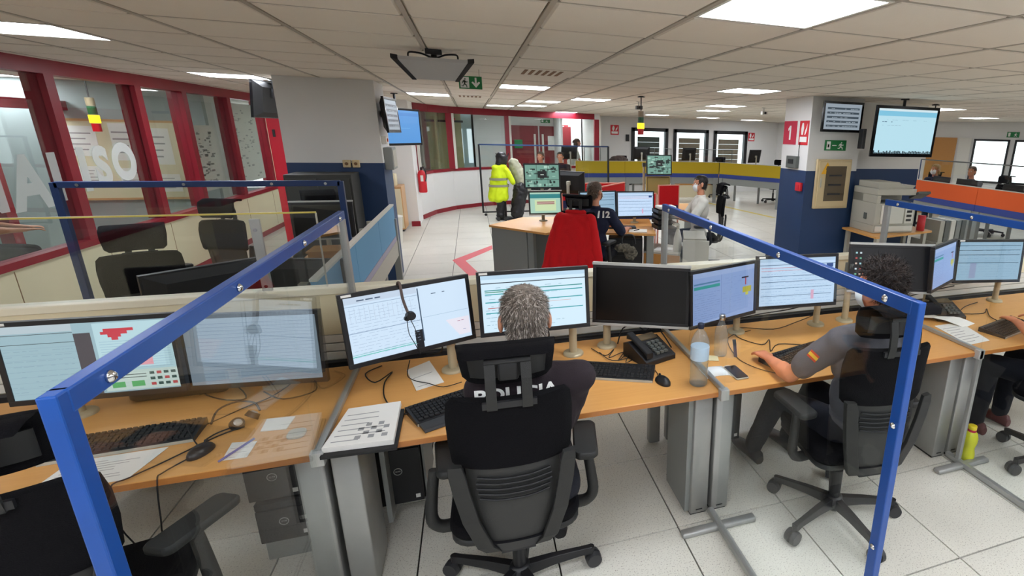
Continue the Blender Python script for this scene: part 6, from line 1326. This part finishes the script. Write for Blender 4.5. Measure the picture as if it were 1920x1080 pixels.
for (x, y, yaw, lab) in ((4.6, 14.6, 170, 'black monitor back on the yellow counter before the leftmost window'), (5.95, 14.3, 195, 'black monitor back on the yellow counter before the middle window'), (7.55, 13.3, 200, 'black monitor back at the right end of the yellow counter'), (2.5, 14.5, 200, 'black monitor back on the yellow counter by the glass room')):
    back_monitor(lab, (x, y, 1.36), math.radians(yaw), .48, .36, .735, group='monitors on the yellow counter', tilt=.15)
for (x, y, yaw, lab) in ((9.25, 8.4, 80, 'low black monitor behind the orange counter by the woman'), (9.15, 7.7, 85, 'low black monitor in the middle behind the orange counter'), (9.0, 6.6, 80, 'low black monitor near the right end behind the orange counter')):
    back_monitor(lab, (x, y, 1.04), math.radians(yaw+180), .5, .3, .735, group='monitors behind the orange counter')
for (x, y, a, lab) in ((10.2, 7.9, 80, 'black office chair standing empty behind the orange counter'), (9.5, 8.95, 100, 'black chair behind the blonde masked woman')):
    dup(ch0, (x, y, 0), math.radians(a), lab, 'chairs at the far counters')
for (x, y, a, lab) in ((4.2, 15.2, 170, 'office chair behind the yellow counter before the leftmost window'), (7.3, 14.9, 160, 'office chair under the bend of the yellow counter'), (8.45, 13.6, 120, 'office chair at the right end of the yellow counter')):
    dup(ch0, (x, y, 0), math.radians(a), lab, 'chairs at the far counters')
person('blonde woman with a white mask behind the orange counter', (9.45, 8.7), math.radians(100), hz=.6, lean=.05, vox=.014, shirt='navycloth', hair='blonde', hairkind='long', hairlen=.02, mask=True, legs=True)
person('brown-haired person sitting low behind the orange counter by the windows', (10.1, 8.35), math.radians(100), hz=.58, lean=.05, vox=.014, shirt='greycloth', hair='brown', hairlen=.012, legs=True)
person('woman with reddish hair in white seen in profile inside the glass room', (2.7, 15.5), math.radians(-80), hz=.88, lean=.12, vox=.014, shirt='whitecloth', hair='brown', hairkind='bun', hairlen=.02, headoff=(0, .05), legs=True, feet=False)
person('person whose brown hair shows left above the camera monitors', (1.62, 13.3), math.radians(150), hz=.58, vox=.014, shirt='navycloth', hair='brown', hairlen=.02)
person('person whose dark hair shows right above the camera monitors', (2.1, 13.35), math.radians(160), hz=.58, vox=.014, shirt='darkcloth', hair='dkbrown', hairlen=.02)
person('person in a dark vest working in the room behind the left glazing', (-4.9, 7.2), math.radians(-60), hz=.56, vox=.014, shirt='navycloth', hair='dkbrown', hairlen=.012)
t = T('glass_partition', 'thin blue-framed glass screen on the orange counter', 'partition', (9.0, 8.0, 1.1)); 
b = MB(); b.tube([(9.0, 8.75, 1.11), (9.0, 8.75, 1.52)], .012, sub=1); b.build('post', 'blued', t); b = MB(); b.tube([(9.0, 8.75, 1.52), (8.85, 6.3, 1.52)], .012, sub=1); b.build('top_bar', 'alud', t); b = MB(); b.tube([(8.85, 6.3, 1.52), (8.85, 6.3, 1.11)], .012, sub=1); b.build('post', 'alud', t)
b = MB(); b.prism([(9.0, 8.74), (8.85, 6.31), (8.856, 6.31), (9.006, 8.74)], 1.13, 1.51, 'z'); b.build('glass_pane', 'glass', t)
for n_, (x0, x1, y) in enumerate(((2.9, 3.35, 14.4), (4.9, 5.4, 14.3), (6.1, 7.2, 14.0))):
    t = T('glass_partition', 'small grey-framed glass screen on the yellow counter, ' + ('by the glass room', 'before the leftmost window', 'before the right windows')[n_], 'partition', ((x0+x1)/2, y, .735)); b = MB(); b.tube([(x0, y, .735), (x0, y, 1.5), (x1, y, 1.5), (x1, y, .735)], .012, sub=1); b.build('frame', 'alud', t); b = MB(); b.box(x0, y-.003, .76, x1, y+.003, 1.49); b.build('glass_pane', 'glass', t)
t = T('black_bag', 'brown-black bag lying on the yellow counter left of the windows', 'bag', (3.9, 14.5, .735)); blob('bag', [('e', (3.9, 14.5, 1.15), (.28, .18, .14)), ('e', (3.9, 14.5, .92), (.3, .2, .19))], mat('brown_bag', '2e1d14', .7), t, .02, 3, wr=.02)
# items under and behind the right side
t = T('file_rack', 'row of grey binders on the floor stand below the orange counter', 'binders', (6.3, 5.6, 0)); b = MB(); b.box(5.95, 5.3, .0, 6.5, 5.75, .55); b.build('case', 'pgrey', t, .006)
for k in range(5): b = MB(); b.box(5.97+k*.1, 5.3, .551, 6.05+k*.1, 5.6, .85); b.build('binder', ['pgrey', 'alud', 'pwhite', 'alug', 'alud'][k], t, .004)
t = T('pedestal_fan', 'grey round office fan below the orange counter', 'fan', (7.2, 6.2, 0)); b = MB(); b.lathe([(.18, 0), (.18, .03), (.03, .05), (.02, .5)], (7.2, 6.2, 0)); b.build('stand', 'alud', t)
b = MB(); b.X = Matrix.Translation((7.2, 6.2, .62)) @ Matrix.Rotation(math.radians(-60), 4, 'Z') @ Matrix.Rotation(PI/2, 4, 'X'); b.lathe([(.0, -.05), (.18, -.04), (.22, 0), (.2, .05), (.0, .08)], n=24); b.build('cage', 'alug', t)
b = MB(); b.box(5.9, 4.95, 0, 5.95, 5.0, .9) if 0 else b.lathe([(.0, 0), (.05, 0), (.05, .2), (0, .2)], (5.6, 5.28, .74)); one('red_can', b, 'signred', 'red can at the edge of the copier table', 'can', at=(5.6, 5.28, .74))
t = T('low_cabinet', 'orange-fronted low cabinet under the bend of the yellow counter', 'cabinet', (6.9, 15.2, 0)); b = MB(); b.box(6.0, 15.15, 0, 7.6, 15.5, .38); b.build('lower_part', 'cream', t, .004); b = MB(); b.box(6.0, 15.15, .38, 7.6, 15.5, .72); b.build('upper_part', 'woodor', t, .004)
for x, y, lab in ((2.62, 8.5, 'small dark sensor on the ceiling left of the hanging lamp column'), (4.95, 8.5, 'small white camera on the ceiling left of the right column')):
    t = T('ceiling_sensor', lab, 'sensor', (x, y, CZ)); b = MB(); b.cyl((x, y, 2.33), (x, y, CZ), .012); b.lathe([(.04, 0), (.04, .008)], (x, y, CZ-.01)); b.build('stem', 'pwhite', t); b = MB(); b.cbox((x, y-.02, 2.3), (.11, .07, .06)); b.build('housing', 'alud' if x < 3 else 'pwhite', t, .008); b = MB(); b.cyl((x, y-.055, 2.3), (x, y-.07, 2.3), .02); b.build('lens', 'blk', t)

t = T('flag_patch', '', 'x'); bpy.data.objects.remove(t)
# flag patch on the grey sleeve
def patch(parent, target, c, d, w_, h_, roll, bands, name='flag_patch'):
    d = Vector(d).normalized(); z = -d; x = Vector((0, 0, 1)).cross(z).normalized(); y = z.cross(x); R_ = Matrix((x, y, z)).transposed().to_4x4(); X = Matrix.Translation(Vector(c)) @ R_ @ Matrix.Rotation(roll, 4, 'Z'); root = None
    for (v0, v1, m) in bands:
        me = bpy.data.meshes.new(name); n = 6; vs = []; fs = []
        for i in range(n+1):
            for j in range(3): vs.append(tuple(X @ Vector(((i/n-.5)*w_, (v0+(v1-v0)*j/2-.5)*h_, 0))))
        for i in range(n):
            for j in range(2): a = i*3+j; fs.append((a, a+3, a+4, a+1))
        me.from_pydata(vs, [], fs); drape(me, target, d, .0028); me.transform(Matrix.Translation(-wloc(parent))); me.materials.append(M[m]); o = bpy.data.objects.new(name, me); COL.objects.link(o); o.parent = parent
M['flagred'] = mat('flag_red', 'c23a1c', .7); M['flagyel'] = mat('flag_yellow', 'e0b030', .7)
patch(p2, sh2, (1.445, 1.845, .905), (.6, .62, -.45), .05, .034, -.6, [(0, .28, 'flagred'), (.28, .72, 'flagyel'), (.72, 1, 'flagred')])
